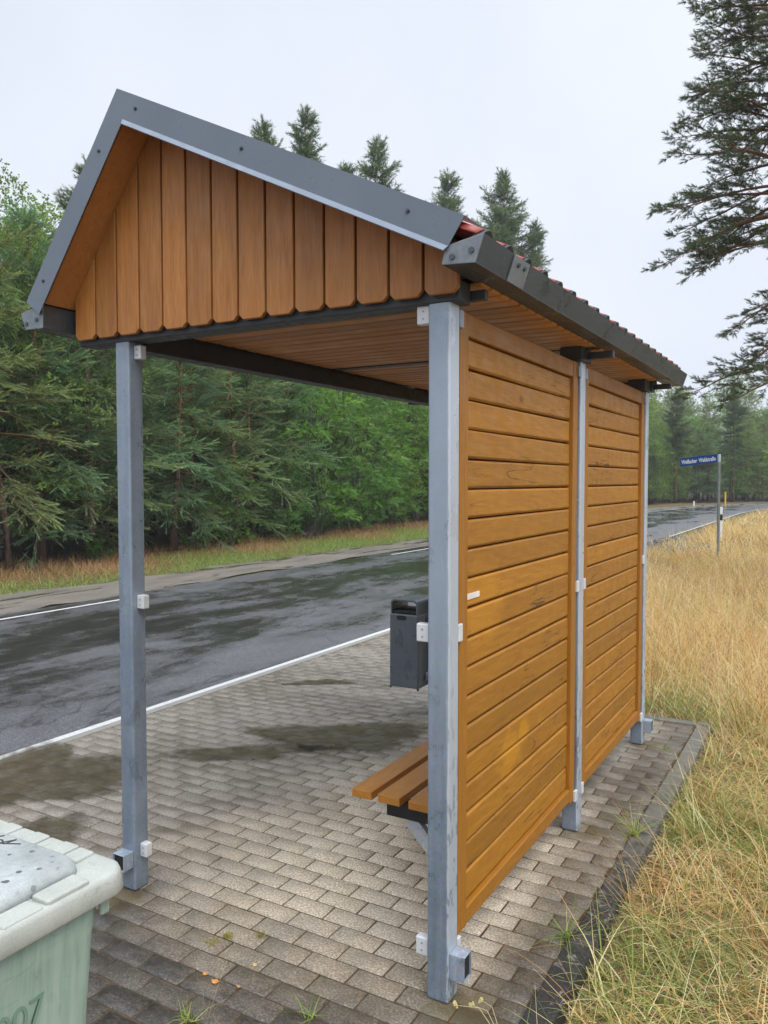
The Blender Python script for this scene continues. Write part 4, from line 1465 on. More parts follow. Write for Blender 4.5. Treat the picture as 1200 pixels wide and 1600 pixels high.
for i, (hh, c0, sp_, pf) in enumerate(((14.0, 6.2, 2.3, .75), (15.5, 7.0, 2.7, .65), (14.5, 6.5, 2.5, .9), (15.0, 7.0, 2.2, .6))):
    make_tree(f'tall{i}', np.random.default_rng(90 + i), SHT, ((.12, .165, .09), (.13, .175, .085), (.11, .16, .085), (.14, .185, .10))[i], NEEDLE, BARK_P, name='tall_conifer', kind='conifer', sc=1.3, keep=1.0,
              height=hh, crown0=c0, spread=sp_, whorl=.46, per=5, trunk_r=.14, prof=pf, density=.95, scale_shoot=1.15, lmin=.3, ejit=.3, up_ang=lambda f: R(6) + f * R(48))
# ---- wood on the far side of the road
rt = random.Random(17)
FRONT = 'trees along the front of the wood'
DEEP = 'trees deeper inside the wood'
front = [
    # key, x, y, scale, label
    ('pine1', -12.75, 4.1, 1.0, 'young pine at the front of the wood beyond the left picture edge'),
    ('pine3', -12.60, 7.15, .98, 'leaning reddish trunked pine at the left end of the wood edge'),
    ('pine0', -13.25, 8.35, 1.05, 'young pine with a straight brown trunk right beside the leaning reddish one'),
    ('pine2', -12.9, 9.3, 1.10, 'bushy grey green pine just left of the front left shelter post'),
    ('pine1', -13.2, 10.6, .95, 'grey green pine partly hidden by the front left shelter post'),
    ('pine0', -12.85, 11.7, 1.05, 'first young pine right of the front left shelter post with long pale sprays'),
    ('pine3', -13.3, 12.9, .88, 'second young pine right of the front left post, drooping over dark trunks'),
    ('pine2', -12.9, 14.1, 1.15, 'third young pine right of the front left post with low green boughs'),
    ('pine1', -13.4, 15.4, .95, 'dense young pine in the middle of the wood seen through the shelter'),
    ('pine0', -13.2, 16.8, 1.0, 'last grey green pine before the bright broadleaf trees'),
    ('rowan0', -12.9, 17.6, .95, 'bright green broadleaf tree with feathery leaves next to the last pine'),
    ('rowan1', -13.6, 19.3, 1.0, 'taller light green broadleaf tree behind the broom on the verge'),
    ('rowan2', -13.3, 20.9, 1.12, 'dense low broadleaf tree above the brown verge grass'),
    ('rowan0', -13.9, 22.6, 1.05, 'fresh green broadleaf tree left of the litter bin in the view'),
    ('rowan1', -14.2, 24.6, .95, 'broadleaf tree seen just above the litter bin beyond the road'),
    ('rowan2', -14.0, 26.6, 1.2, 'broadleaf tree half hidden by the front right shelter post'),
    ('rowan1', -14.3, 29.0, 1.0, 'broadleaf tree hidden behind the shelter wall at the wood edge'),
]
for i, (k, x, y, s_, lb_) in enumerate(front):
    tilt = (0, R(-7)) if i == 1 else (rt.gauss(0, .02), rt.gauss(0, .02))
    plant(k, x, y, .06, s_, rt.uniform(0, 6.28) if i != 1 else .4, lb_, 'tree', FRONT, tilt)
gidx = 0
for x0, step, y0, y1, kinds, sc0 in ((-15.0, 1.5, 4.5, 33, 0, 1.12), (-17.2, 2.0, 5.0, 34, 1, 1.25), (-20.0, 2.4, 6.0, 40, 1, 1.35), (-23.2, 2.6, 6.0, 44, 1, 1.35), (-27.0, 2.8, 7.0, 48, 1, 1.4), (-31.5, 3.2, 9.0, 54, 1, 1.4)):
    y = y0
    while y < y1:
        if y < 16.5: k = rt.choice(['pine0', 'pine1', 'pine3', 'pine2']) if not (kinds and rt.random() < .25) else 'birch0'
        else: k = rt.choice(['rowan1', 'rowan0', 'birch0', 'birch2', 'birch1'])
        sc_ = sc0 * rt.uniform(.9, 1.1) * (.86 if k.startswith('birch') else 1)
        hk = {'pine0': 6.6, 'pine1': 7.4, 'pine2': 6.0, 'pine3': 7.9, 'birch0': 7.4, 'birch1': 8.8, 'birch2': 6.2, 'rowan0': 5.4, 'rowan1': 6.4}[k]
        dep = (x0 - CAM.x) * math.sin(yaw) + (y - CAM.y) * math.cos(yaw)
        sc_ = min(sc_, (1.76 + .315 * dep) / hk)
        plant(k, x0 + rt.uniform(-.5, .5), y + rt.uniform(-.4, .4), .08, sc_, rt.uniform(0, 6.28),
              'tree standing in the rows behind the front of the wood', 'tree', DEEP)
        y += step * rt.uniform(.85, 1.15)
for x, y, s_, k, lb_ in ((-12.35, 13.4, .42, 'rowan0', 'leafy sapling low in front of the pines right of the front left post'), (-12.5, 15.6, .5, 'rowan2', 'leafy sapling left of the broom bush'),
                      (-12.7, 12.2, .3, 'rowan2', 'smallest sapling under the pine sprays right of the front left post'), (-13.0, 19.9, .55, 'rowan2', 'low dense sapling between the larger broadleaf trees'),
                      (-13.4, 23.6, .6, 'rowan0', 'broad low sapling just left of the litter bin in the view')):
    plant(k, x, y, .05, s_, rt.uniform(0, 6.28), lb_, 'sapling', FRONT)
# loose birches that show above the pines at the left edge
plant('birch1', -14.3, 8.1, .08, .90, .5, 'leafy light green birch rising above the pines at the left picture edge', 'tree', FRONT)
plant('birch0', -14.8, 9.7, .08, 1.04, 2.2, 'slender birch showing between the left edge and the roof corner', 'tree', FRONT)
# tall conifers whose tops stand over the roof
for k, x, y, top_, lb_ in (('tall2', -15.6, 10.0, 7.9, 'slim conifer top showing just left of the roof slope near the left edge'),
                     ('tall3', -16, 12.0, 9.9, 'conifer whose tip touches the left roof slope'),
                     ('tall1', -16, 19.3, 13.5, 'low conifer tip peeping over the roof left of the tallest ones'),
                     ('tall0', -16, 21.9, 15.0, 'pointed conifer top over the middle of the roof slope'),
                     ('tall1', -16, 26.7, 15.7, 'broad conifer top over the roof, with close side tips'),
                     ('tall2', -16.5, 25.3, 14.2, 'small conifer top between the pointed one and the broad one'),
                     ('tall3', -16, 34.0, 16.7, 'slender conifer top above the lower end of the roof trim'),
                     ('tall1', -16, 41.6, 19.2, 'wide conifer top above the gutter corner'),
                     ('tall2', -15.2, 44.3, 17.0, 'shorter conifer leaning out beside the wide one above the gutter'),
                     ('tall3', -15.6, 39.4, 16.6, 'conifer half hidden on the left of the wide one above the gutter')):
    hh = {'tall0': 14.0, 'tall1': 15.5, 'tall2': 14.5, 'tall3': 15.0}[k]
    plant(k, x, y, .08, top_ / hh, rt.uniform(0, 6.28), lb_, 'conifer', 'conifer tops over the roof')
# wood beyond the bend on the right
far = []
for s_ in np.arange(36, 92, 1.5):
    for l0, sc0 in ((-7.4, .78), (-9.0, .95), (-11.5, 1.1), (-14.5, 1.25), (-18.5, 1.35)):
        p, d = path_at(s_ + rt.uniform(-1, 1))
        l = l0 + rt.uniform(-.7, .7)
        k = rt.choice(['birch0', 'birch1', 'birch2', 'pine3', 'rowan1', 'birch1', 'pine1'])
        far.append((k, p.x + d.y * l, p.y - d.x * l, sc0 * rt.uniform(.85, 1.15) * (.92 if 'birch' in k else 1.0)))
for s_ in np.arange(66, 110, 2.5):
    for l0 in (7.5, 10, 13, 17):
        p, d = path_at(s_ + rt.uniform(-1, 1))
        l = l0 + rt.uniform(-.8, .8)
        far.append((rt.choice(['birch1', 'pine3', 'rowan1', 'birch0']), p.x + d.y * l, p.y - d.x * l, rt.uniform(.7, .95)))
for k, x, y, s_ in far:
    plant(k, x, y, .06, s_, rt.uniform(0, 6.28), 'hazy tree in the distant wood along the bend of the road', 'tree', 'trees of the distant wood')
for k, x, y, s_, lb_ in (('tall0', -9.5, 60.0, .60, 'dark conifer tip in the distant wood left of the street sign'), ('tall1', -6.2, 66.0, .58, 'hazy conifer tip in the distant wood above the street sign')):
    plant(k, x, y, .06, s_, rt.uniform(0, 6.28), lb_, 'conifer', 'trees of the distant wood')
# leafy tree reaching in from the right
plant('rowan1', 1.05, 19.5, -.05, .62, 1.0, 'dark leafy tree reaching in from the right edge beside the street sign', 'tree')

# ---- big pine on the right, its crown hanging into the view
def big_pine():
    rng = np.random.default_rng(5)
    tr = MB()
    base = np.array([.62, 12.0, -.05])
    Ht = 17.0
    tp = [Vector((-.045 * z + .015 * math.sin(z), .01 * z, z)) for z in np.linspace(0, Ht, 12)]
    tr.path(tp, np.linspace(.19, .03, 12), 10)
    def trunk(z):
        f = z / Ht * 11; i = min(int(f), 10)
        return np.array(tp[i].lerp(tp[i + 1], f - i))
    P, D, S, T = [], [], [], []
    A0 = math.atan2(-.5, -.867)                     # towards the picture's left
    br = []
    for z, ln, e, dr in ((3.55, 1.45, -18, .02), (4.2, 1.75, -32, .015), (4.9, 1.5, -38, .03), (5.75, 1.95, -14, .02), (6.1, 2.35, -8, .03), (6.55, 2.3, 0, .03), (6.95, 2.1, 6, .035), (7.4, 1.9, 10, .03), (7.9, 1.65, 12, .03),
                          (8.4, 1.6, 14, .03), (8.8, 1.45, 16, .03), (9.3, 1.55, 15, .03), (9.8, 1.25, 18, .03), (10.3, 1.15, 20, .03), (10.9, .95, 22, .03), (11.5, .9, 25, .03)):
        ln = ln * .78 if z < 5.0 else ln * .90
        br.append((z, A0 + rng.normal(0, .12), ln, R(e), dr))
        if z > 5.5: br.append((z + rng.normal(.15, .1), A0 + rng.choice([-1, 1]) * rng.uniform(.5, .95), ln * .95, R(e), dr))
    for z in np.arange(5.7, 13, .36):
        f_ = max(.7, 2.35 - (z - 6.3) * .40) if z > 6.3 else 2.0
        br.append((z, A0 + rng.normal(0, .35), max(.6, f_) * rng.uniform(.7, 1.0), R(rng.normal(4, 9)), .03))
    for z in np.arange(3.6, 16.4, .34):
        for k in range(3):
            a = A0 + rng.uniform(1.0, 5.3)
            br.append((z, a, max(.5, 2.6 * (1 - (z / 17.5) ** 2)) * rng.uniform(.7, 1.1), R(rng.normal(5, 10)), .03))
    for z, a, ln, e, dr in br:
        p = trunk(z); n_ = max(5, int(ln / .13)); st = ln / n_
        d = np.array([math.cos(a) * math.cos(e), math.sin(a) * math.cos(e), math.sin(e)])
        pts, dirs = [p], []
        for i in range(n_):
            t = i / n_
            d = d + np.array([rng.normal(0, .06), rng.normal(0, .06), -dr + (.05 if t > .7 else 0) + rng.normal(0, .035)])
            d /= np.linalg.norm(d); p = p + d * st
            pts.append(p); dirs.append(d)
        tr.path([Vector(q) for q in pts], np.linspace(.014 + .008 * ln, .004, len(pts)), 5)
        for i in range(1, n_):
            t = (i + 1) / n_
            if t < .15: continue
            q, dd = pts[i + 1], dirs[i]
            hor = np.cross(dd, [0, 0, 1.0]); hor /= max(np.linalg.norm(hor), .1)
            for s in (-1, 1):
                if rng.random() < .10: continue
                tl = (.16 + .34 * ln * (1 - t) * .8) * rng.uniform(.6, 1.15)
                tl = min(tl, .6)
                td = dd * .75 + hor * s * .75 + np.array([0, 0, rng.normal(.06, .2)]); td /= np.linalg.norm(td)
                m_ = max(2, int(tl / .07)); tpnts = [q]
                cur = q.copy(); cd = td.copy()
                for k in range(m_):
                    cd = cd + rng.normal(0, .12, 3) + np.array([0, 0, .03]); cd /= np.linalg.norm(cd)
                    cur = cur + cd * tl / m_; tpnts.append(cur.copy())
                    if k < m_ * .3 and m_ > 3: continue
                    for s2 in (-1, 1):
                        h2 = np.cross(cd, [0, 0, 1.0]); h2 /= max(np.linalg.norm(h2), .1)
                        fd = cd + h2 * s2 * rng.uniform(.4, 1.0) + np.array([0, 0, rng.normal(.25, .3)])
                        P.append(cur); D.append(fd); S.append(rng.uniform(.7, 1.15)); T.append(rng.uniform(.7, 1.25))
                P.append(cur); D.append(cd); S.append(1.1); T.append(1.15)
                tr.path([Vector(v_) for v_ in tpnts], np.linspace(.006, .0022, len(tpnts)), 3)
        P.append(pts[-1]); D.append(dirs[-1]); S.append(1.2); T.append(1.1)
    P, D, S, T = map(np.array, (P, D, S, T))
    tm = [needle_shoot(rng, 34, .105, .066, .0062, .9) for _ in range(5)]
    tint = np.array((.095, .122, .072))[None] * T[:, None] * (1 + rng.normal(0, .06, (len(P), 3)))
    tms, cms = zip(*tm)
    V, F, C = place(tms, cms, P, D, S, rng, tint)
    o = empty('tall_pine', base)
    tag(o, 'tall dark pine at the right edge with drooping feathery boughs against the sky', 'pine')
    me = bpy.data.meshes.new('trunk'); me.from_pydata(tr.v, [], tr.f); me.materials.append(BARK_P)
    link(bpy.data.objects.new('trunk', me), o)
    cr = np_mesh('crown', V, F, np.clip(C, .003, .5))
    mesh_obj('crown', cr, NEEDLE, o)
big_pine()

# broom bush and low shrubs on the far verge
def shrub(name, x, y, hgt, n, col, seed, label, leafy):
    rng = np.random.default_rng(seed)
    tr = MB(); P, D, S, T = [], [], [], []
    for k in range(n):
        a, el = rng.uniform(0, 6.28), R(rng.uniform(42, 85))
        d = np.array([math.cos(a) * math.cos(el), math.sin(a) * math.cos(el), math.sin(el)])
        p = np.array([rng.normal(0, .06), rng.normal(0, .06), 0.0]); ln = hgt * rng.uniform(.6, 1.1)
        pts = [p]
        for i in range(8):
            d = d + np.array([rng.normal(0, .05), rng.normal(0, .05), -.03]); d /= np.linalg.norm(d)
            p = p + d * ln / 8; pts.append(p)
            if i > (1 if leafy else 2):
                for q in range(3 if leafy else 2):
                    P.append(p); D.append(d + rng.normal(0, .5 if leafy else .25, 3)); S.append(rng.uniform(.6, 1.0)); T.append(rng.uniform(.7, 1.2))
        tr.path([Vector(v_) for v_ in pts], np.linspace(.007, .002, 9), 3)
    P, D, S, T = map(np.array, (P, D, S, T))
    tms, cms = zip(*(SIM if leafy else SH))
    V, F, C = place(tms, cms, P, D, S * (.9 if leafy else .8), rng, np.array(col)[None] * T[:, None])
    o = empty(name, (x, y, .02))
    tag(o, label, 'shrub')
    me = bpy.data.meshes.new('stems'); me.from_pydata(tr.v, [], tr.f); me.materials.append(BARK_G)
    link(bpy.data.objects.new('stems', me), o)
    mesh_obj('foliage', np_mesh('foliage', V, F, np.clip(C, .003, .5)), LEAF, o)
shrub('broom_bush', -12.3, 16.6, 1.0, 46, (.07, .12, .05), 1, 'wispy grey green broom bush with upright twigs on the far verge', False)
shrub('low_shrub', -12.6, 9.15, .55, 16, (.07, .13, .03), 2, 'small leafy shrub at the foot of the pines left of the front left post', True)
shrub('low_shrub', -13.0, 18.4, .9, 26, (.06, .12, .03), 4, 'low leafy shrub under the broadleaf trees right of the broom', True)

# ------------------------------------------------------------------ grass
GRASS = leaf_material('grass_blades', .6, .42, .25, (1.12, 1.02, .75))
def blades(name, pts, hts, cols, rng, wd, lean=.55, seg=4, curl=1.0, wind=(0, 0), ang0=None):
    """tapering bent blades: pts (N,3), hts (N,), cols (N,3), wd (N,)"""
    n = len(pts)
    a = rng.uniform(0, 6.28, n) if ang0 is None else ang0
    dirh = np.stack([np.cos(a), np.sin(a), np.zeros(n)], 1) + np.array([wind[0], wind[1], 0])
    dirh /= np.maximum(np.linalg.norm(dirh, axis=1, keepdims=True), .05)
    ln = np.abs(rng.normal(lean, lean * .55, n))
    k2 = np.abs(rng.normal(curl, curl * .6, n))
    side = np.stack([-dirh[:, 1], dirh[:, 0], np.zeros(n)], 1)
    tw = rng.normal(0, .7, n)[:, None]
    side = side * np.cos(tw) + dirh * np.sin(tw)
    rows = []
    pos = pts.copy()
    for i in range(seg + 1):
        t = i / seg
        ang = np.clip(ln + k2 * t, 0, 2.5)
        if i: pos = pos + (dirh * np.sin(ang)[:, None] + np.array([0, 0, 1.0]) * np.cos(ang)[:, None]) * (hts / seg)[:, None]
        wv = wd * (1 - .85 * t) * .5
        pz = pos.copy(); pz[:, 2] = np.maximum(pz[:, 2], pts[:, 2] + .004 + .012 * rng.random(n))
        rows.append(np.stack([pz - side * wv[:, None], pz + side * wv[:, None]], 1))
    V = np.stack(rows, 1)                         # n, seg+1, 2, 3
    q = np.arange(n)[:, None] * (2 * (seg + 1)) + np.array([[2 * i, 2 * i + 1, 2 * i + 3, 2 * i + 2] for i in range(seg)]).reshape(1, -1)
    C = np.repeat(cols, 2 * (seg + 1), 0)
    return V.reshape(-1, 3), q.reshape(-1, 4), C
def patchy(X, Y, sc, seed):
    r_ = np.random.default_rng(seed)
    out = np.zeros(X.shape)
    for k in range(7):
        f = sc * r_.uniform(.5, 2.2); a = r_.uniform(0, 6.28); ph = r_.uniform(0, 6.28)
        out += np.sin(f * (X * math.cos(a) + Y * math.sin(a)) + ph) / 7 * 1.6
    return out
def in_view(X, Y, margin=.18):
    dx, dy = X - CAM.x, Y - CAM.y
    z = dx * math.sin(yaw) + dy * math.cos(yaw)
    xs = dx * math.cos(yaw) - dy * math.sin(yaw)
    return (z > .3) & (np.abs(xs / np.maximum(z, .01)) < 600 / 1237.8 + margin)
def scatter(rng, n, x0, x1, y0, y1): return rng.uniform(x0, x1, n), rng.uniform(y0, y1, n)
STRAW = np.array([(.88, .64, .32), (.92, .72, .42), (.78, .51, .235), (.86, .62, .275), (.44, .25, .09)])
GREENS = np.array([(.26, .36, .09), (.34, .40, .12), (.40, .43, .16), (.20, .29, .09)])
rgm = np.random.default_rng(77)
Vs, Fs, Cs, nv0 = [], [], [], 0
def push(t):
    global nv0
    V, F, C = t
    Vs.append(V); Fs.append(F + nv0); Cs.append(C); nv0 += len(V)
def meadow(n, x0, x1, y0, y1, hmul, wd, seg, lean, curl, green_bias=0.0, zlo=-.06):
    # clumps: blades fan out from shared roots
    nc = max(1, n // 22)
    cx_, cy_ = scatter(rgm, nc, x0, x1, y0, y1)
    ci = rgm.integers(0, nc, n)
    spread_ = .045 + wd * 6
    ox_, oy_ = rgm.normal(0, spread_, n), rgm.normal(0, spread_, n)
    X, Y = cx_[ci] + ox_, cy_[ci] + oy_
    loose = rgm.random(n) < .3
    X[loose], Y[loose] = scatter(rgm, int(loose.sum()), x0, x1, y0, y1)
    A_ = np.where(loose, rgm.uniform(0, 6.28, n), np.arctan2(oy_, ox_) + rgm.normal(0, .6, n))
    ctone, chgt, cgrn = rgm.uniform(.72, 1.2, nc)[ci], rgm.uniform(.6, 1.25, nc)[ci], rgm.normal(0, .38, nc)[ci]
    ok = in_view(X, Y)
    ok &= ~((X < EX1 + .02) & (Y < YB + .10))
    Lt = lateral(X, Y)
    ok &= (Lt > 3.0 + .5 * patchy(X, Y, .9, 3)) & ~((X < -1.72) & (Y < 11.1))
    X, Y, A_, ctone, chgt, cgrn = X[ok], Y[ok], A_[ok], ctone[ok], chgt[ok], cgrn[ok]; n = len(X)
    g = patchy(X, Y, 1.0, 8) * .75 + patchy(X, Y, 3.2, 9) * .4 + green_bias + cgrn + rgm.normal(0, .12, n)
    # the greener spots of the photo
    for cx, cy, rad, w_ in ((-.25, 5.6, 1.0, .6), (-.5, 8.0, 1.6, .4), (.65, .75, .5, .45), (.62, 1.9, .4, .4), (.8, .2, .5, .5), (.1, 4.1, .5, .6)):
        g += w_ * np.exp(-((X - cx) ** 2 + (Y - cy) ** 2) / rad ** 2)
    isg = g > .72
    col = STRAW[rgm.integers(0, 5, n)]
    col[isg] = GREENS[rgm.integers(0, 4, isg.sum())]
    col = col * rgm.uniform(.8, 1.15, (n, 1)) * ctone[:, None]
    hh = hmul * rgm.uniform(.45, 1.15, n) * chgt * (1 + .25 * patchy(X, Y, 1.4, 5))
    hh[isg] *= .85
    push(blades('g', np.stack([X, Y, np.full(n, zlo)], 1), hh, col, rgm, wd * rgm.uniform(.6, 1.3, n), lean, seg, curl, (-.3, -.2), A_))
# near tangle, lying blades
meadow(15000, .38, 2.4, -1.6, 2.2, .34, .0060, 6, 1.05, 1.15, .50)
meadow(3000, .38, 2.4, -1.6, 2.2, .44, .0036, 7, .7, 1.0, -.2)
meadow(17000, .38, 2.9, 1.8, 4.6, .37, .0060, 6, .85, 1.1, .16)
# mid field, taller straw
meadow(34000, -1.6, 4.0, 3.6, 9.5, .58, .0060, 5, .38, .95, -.45)
meadow(26000, -3.3, 6.0, 9.0, 17.0, .58, .0095, 4, .32, .8, -.4)
meadow(24000, -4.0, 9.0, 16.0, 30.0, .50, .015, 3, .35, .8, -.3)
meadow(26000, -4.0, 16.0, 29.0, 62.0, .42, .028, 3, .35, .8, -.1)
# feathery seed heads on thin stems
X, Y = scatter(rgm, 900, -1.0, 3.4, 1.8, 13)
ok = in_view(X, Y) & ~((X < EX1 + .06) & (Y < YB + .14)) & (X > -1.0)
X, Y = X[ok], Y[ok]
for q in range(len(X)):
    hgt = rgm.uniform(.45, .8)
    k_ = 10
    zz = rgm.uniform(hgt * .72, hgt, k_)
    lx, ly = rgm.normal(0, .12, 2)
    pt = np.stack([X[q] + lx * (zz / hgt) ** 2, Y[q] + ly * (zz / hgt) ** 2, zz - .06], 1)
    c_ = np.tile(np.array([.60, .47, .30]) * rgm.uniform(.8, 1.15), (k_, 1))
    push(blades('s', pt, np.full(k_, .055), c_, rgm, np.full(k_, .004 + .0005 * Y[q]), .5, 2, .6))
    push(blades('s', np.array([[X[q], Y[q], -.06]]), np.array([hgt]), c_[:1] * .95, rgm, np.array([.0028 + .0004 * Y[q]]), float(.02), 4, .15))
me = np_mesh('dry_grass', np.concatenate(Vs), np.concatenate(Fs), np.clip(np.concatenate(Cs), .01, .8))
tag(mesh_obj('dry_grass', me, GRASS), 'long straw coloured meadow grass mixed with green blades', None, None, 'stuff')
# verge beyond the road
Vs, Fs, Cs, nv0 = [], [], [], 0
X, Y = scatter(rgm, 62000, -13.6, -9.9, 1.5, 46)
Lt = -X - 5.8
ok = in_view(X, Y, .1)
edge = 4.05 + .30 * patchy(X, Y, 1.3, 12)
ok &= Lt > edge
dens = rgm.random(len(X)) < np.where(Lt < 6.6, .95, .55)
ok &= dens
X, Y, Lt = X[ok], Y[ok], Lt[ok]; n = len(X)
g = patchy(X, Y, .8, 14) * .6 + rgm.normal(0, .35, n) - (Lt - 5.4) * .6 + .42 + np.where(Y > 10, .25, -.3)
col = np.array([(.42, .25, .115), (.56, .40, .20), (.33, .19, .08)])[rgm.integers(0, 3, n)]
isg = g > .25
col[isg] = np.array([(.26, .38, .07), (.32, .44, .08), (.20, .31, .08)])[rgm.integers(0, 3, isg.sum())]
col *= rgm.uniform(.7, 1.2, (n, 1))
zb = ground_z(X, Y, -Lt)
push(blades('v', np.stack([X, Y, zb], 1), rgm.uniform(.10, .26, n) * np.where(isg, .8, 1.25), col, rgm, np.full(n, .010), .45, 3, .8))
me = np_mesh('verge_grass', np.concatenate(Vs), np.concatenate(Fs), np.clip(np.concatenate(Cs), .01, .8))
tag(mesh_obj('verge_grass', me, GRASS), 'short green and rusty brown grass on the far verge', None, None, 'stuff')

# loose dark stones where the paving ends along the road
mb = MB()
rs = random.Random(8)
for k in range(260):
    x, y = rs.uniform(-3.35, -1.55), rs.uniform(17.0, 23.5)
    if x > -3.35 + (23.8 - y) * .33 + .3: continue
    r_ = rs.uniform(.05, .17)
    vs_ = []
    for i in range(3):
        for j in range(6):
            a = j * math.pi / 3 + rs.uniform(-.3, .3); q = (.5, 1.0, .45)[i] * r_ * rs.uniform(.75, 1.15)
            vs_.append((x + q * math.cos(a), y + q * math.sin(a), -.05 + r_ * (.0, .45, .8)[i] * rs.uniform(.8, 1.1)))
    fs_ = [(i * 6 + j, i * 6 + (j + 1) % 6, (i + 1) * 6 + (j + 1) % 6, (i + 1) * 6 + j) for i in range(2) for j in range(6)]
    fs_ += [tuple(range(12, 18))]
    mb.add(vs_, fs_)
o = mb.build('rubble', plain('dark_wet_stone', (.06, .068, .066), .4, 0, .5, 3))
tag(o, 'dark wet rubble between the road edge and the dry grass', None, None, 'stuff')

# ------------------------------------------------------------------ weeds and litter in the paving joints
def weed(name, x, y, n, hgt, cols, seed, label, cat='weed', lean=.6, curl=.8, group=None, wd=.004):
    rng = np.random.default_rng(seed)
    n, hgt, wd = int(n * 1.5), hgt * 1.05, wd * 1.15
    pts = np.stack([rng.normal(0, .012, n), rng.normal(0, .010, n), np.full(n, -.003)], 1)
    c_ = np.array(cols)[rng.integers(0, len(cols), n)] * rng.uniform(.75, 1.2, (n, 1))
    V, F, C = blades('w', pts, hgt * rng.uniform(.5, 1.1, n), c_, rng, np.full(n, wd), lean, 4, curl)
    o = mesh_obj(name, np_mesh(name, V, F, np.clip(C, .01, .8)), GRASS)
    o.location = (x, y, 0)
    tag(o, label, cat, group)
GW = [(.22, .36, .06), (.32, .46, .09), (.38, .45, .13)]
weed('grass_tuft', -.325, -.315, 9, .10, GW, 1, 'spidery green grass tuft alone in the paving in front of the shelter', 'grass tuft')
weed('grass_tuft', -.13, -.365, 26, .055, GW, 2, 'bright bushy grass tuft in the paving left of the front right post', 'grass tuft')
weed('grass_tuft', -.07, -.40, 16, .045, GW, 3, 'small bright tuft right beside the bushy one in the paving', 'grass tuft')
weed('grass_tuft', -.03, -.42, 12, .04, [(.30, .33, .10)], 4, 'yellowish little tuft nearest the front right post', 'grass tuft')
weed('grass_tuft', -.66, -.53, 18, .10, GW + [(.45, .36, .16)], 5, 'thin green tuft in dark bricks next to the refuse bin', 'grass tuft')
weed('grass_tuft', -.50, -.60, 16, .09, GW, 6, 'green tuft between dark bricks near the bottom picture edge', 'grass tuft')
weed('moss_clump', -.86, -.10, 22, .018, [(.36, .33, .04)], 7, 'yellow green moss clump right of the front left post', 'moss', .9)
weed('moss_clump', -.89, -.16, 20, .016, [(.38, .34, .05)], 8, 'second yellow green moss clump, nearer the refuse bin', 'moss', .9)
weed('moss_clump', -.76, -.03, 18, .014, [(.30, .28, .06)], 9, 'small dull moss clump furthest from the refuse bin', 'moss', .9)
weed('dry_stalk', -.60, -.50, 3, .34, [(.46, .38, .24)], 10, 'bent dry grass stalk rising from the bricks beside the refuse bin', 'stalk', .35, .4, None, .003)
weed('dry_stalk', -.40, -.60, 3, .16, [(.42, .34, .2)], 11, 'short dry stalk near the bottom edge between the tufts', 'stalk', .5, .6, None, .003)
weed('dead_grass_clump', -.63, -.76, 90, .12, [(.34, .20, .09), (.22, .12, .05), (.42, .28, .13)], 12, 'brown dead grass clump at the foot of the refuse bin', 'grass clump', .8, .8, None, .004)
weed('grass_tuft', .30, 1.55, 30, .22, GW + [(.5, .38, .18)], 13, 'grass tuft spilling over the edging beside the middle wall post', 'grass tuft')
weed('grass_tuft', .27, .55, 26, .20, GW + [(.5, .40, .2)], 14, 'grass tuft spilling over the dark edging nearest the camera', 'grass tuft')
weed('grass_tuft', .19, 2.95, 10, .09, GW, 15, 'small tuft in the paving beside the rear wall post', 'grass tuft')
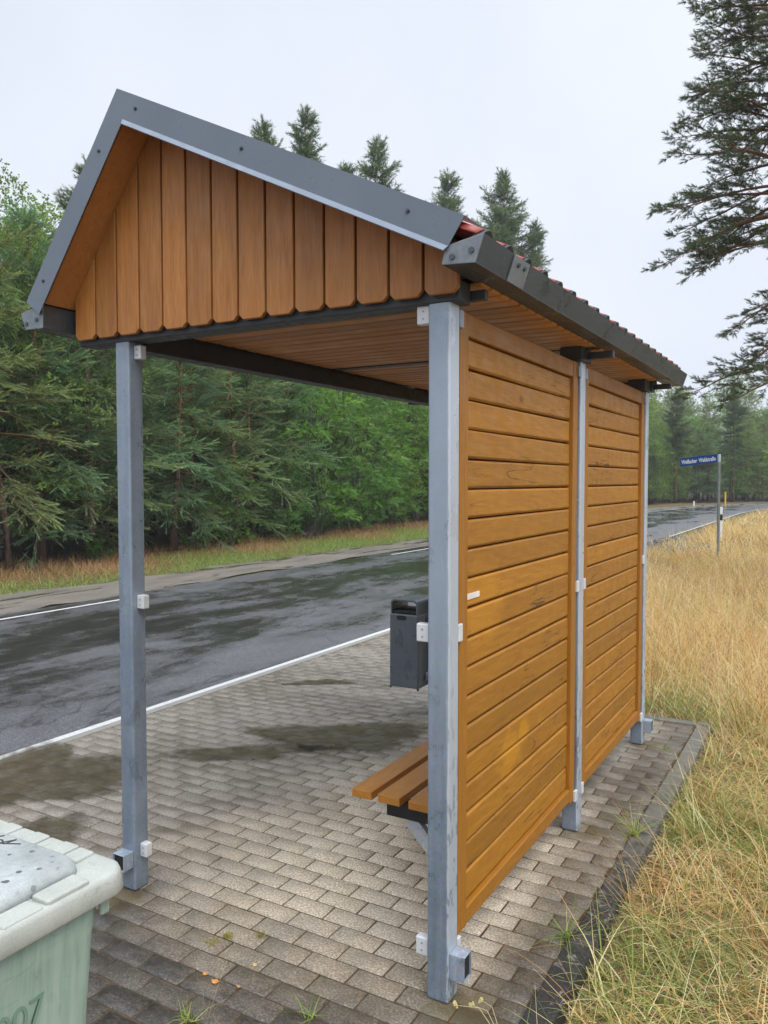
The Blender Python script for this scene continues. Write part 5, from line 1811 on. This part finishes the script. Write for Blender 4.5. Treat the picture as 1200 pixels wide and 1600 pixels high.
def leaf_bit(x, y, s_, seed, col, label):
    rng = random.Random(seed)
    pr = [(s_ * (1 + .35 * rng.uniform(-1, 1)) * math.cos(a), s_ * .7 * (1 + .35 * rng.uniform(-1, 1)) * math.sin(a)) for a in [k * math.pi / 5 for k in range(10)]]
    o = MB().prism(pr, .001, .0035, lambda q, z: (q[0], q[1], z + abs(q[0]) * .12)).build('fallen_leaf', plain('leaf_' + str(seed), col, .7, 0, .3, 60))
    o.location = (x, y, .0015)
    tag(o, label, 'leaf')
leaf_bit(-.72, -.335, .014, 1, (.62, .26, .07), 'largest orange leaf scrap on the dark bricks right of the refuse bin')
leaf_bit(-.78, -.32, .009, 2, (.60, .27, .08), 'small orange leaf scrap left of the largest one')
leaf_bit(-.63, -.315, .008, 3, (.50, .25, .10), 'small dull orange scrap right of the largest one')
leaf_bit(-.66, -.19, .010, 4, (.58, .38, .14), 'yellowish leaf scrap nearer the shelter')
# dry flower stalks by the front right post
def flower_stalk(x, y, seed, label):
    rng = random.Random(seed)
    o = empty('dry_flower', (x, y, 0)); tag(o, label, 'dry flower')
    mb_ = MB(); hd = MB()
    for k in range(3):
        a = rng.uniform(2.2, 4.2); r_ = rng.uniform(.10, .17); hz = rng.uniform(.05, .10)
        q = Vector((math.cos(a) * r_, math.sin(a) * r_ * .5, hz))
        mb_.path([Vector((0, 0, 0)), Vector((q.x * .5, q.y * .5, hz * 1.15)), q], [.0016, .0014, .001], 4)
        for j in range(7):
            u = Vector((rng.gauss(0, .004), rng.gauss(0, .004), rng.gauss(0, .003)))
            hd.tube(q + u, q + u + Vector((0, 0, .007)), .0045, .002, 6)
    mb_.build('stem', plain('straw_stem', (.40, .34, .17), .7), o)
    hd.build('flower_head', plain('straw_flower', (.50, .42, .18), .8), o)
flower_stalk(.27, -.12, 3, 'dry yellowish flower heads on thin stems beside the dark edging')

# ------------------------------------------------------------------ rainy haze
HZ = 0.0010
hm = bpy.data.materials.new('haze_air'); hm.use_nodes = True
ht = hm.node_tree; ht.nodes.clear()
pvn = ht.nodes.new('ShaderNodeVolumePrincipled'); pvn.inputs['Density'].default_value = HZ
pvn.inputs['Color'].default_value = (.86, .90, .95, 1)
hout = ht.nodes.new('ShaderNodeOutputMaterial'); ht.links.new(pvn.outputs[0], hout.inputs['Volume'])
hz = MB().box(-262, 262, -262, 262, -1.6, 26).build('haze', hm)
tag(hz, kind='stuff')
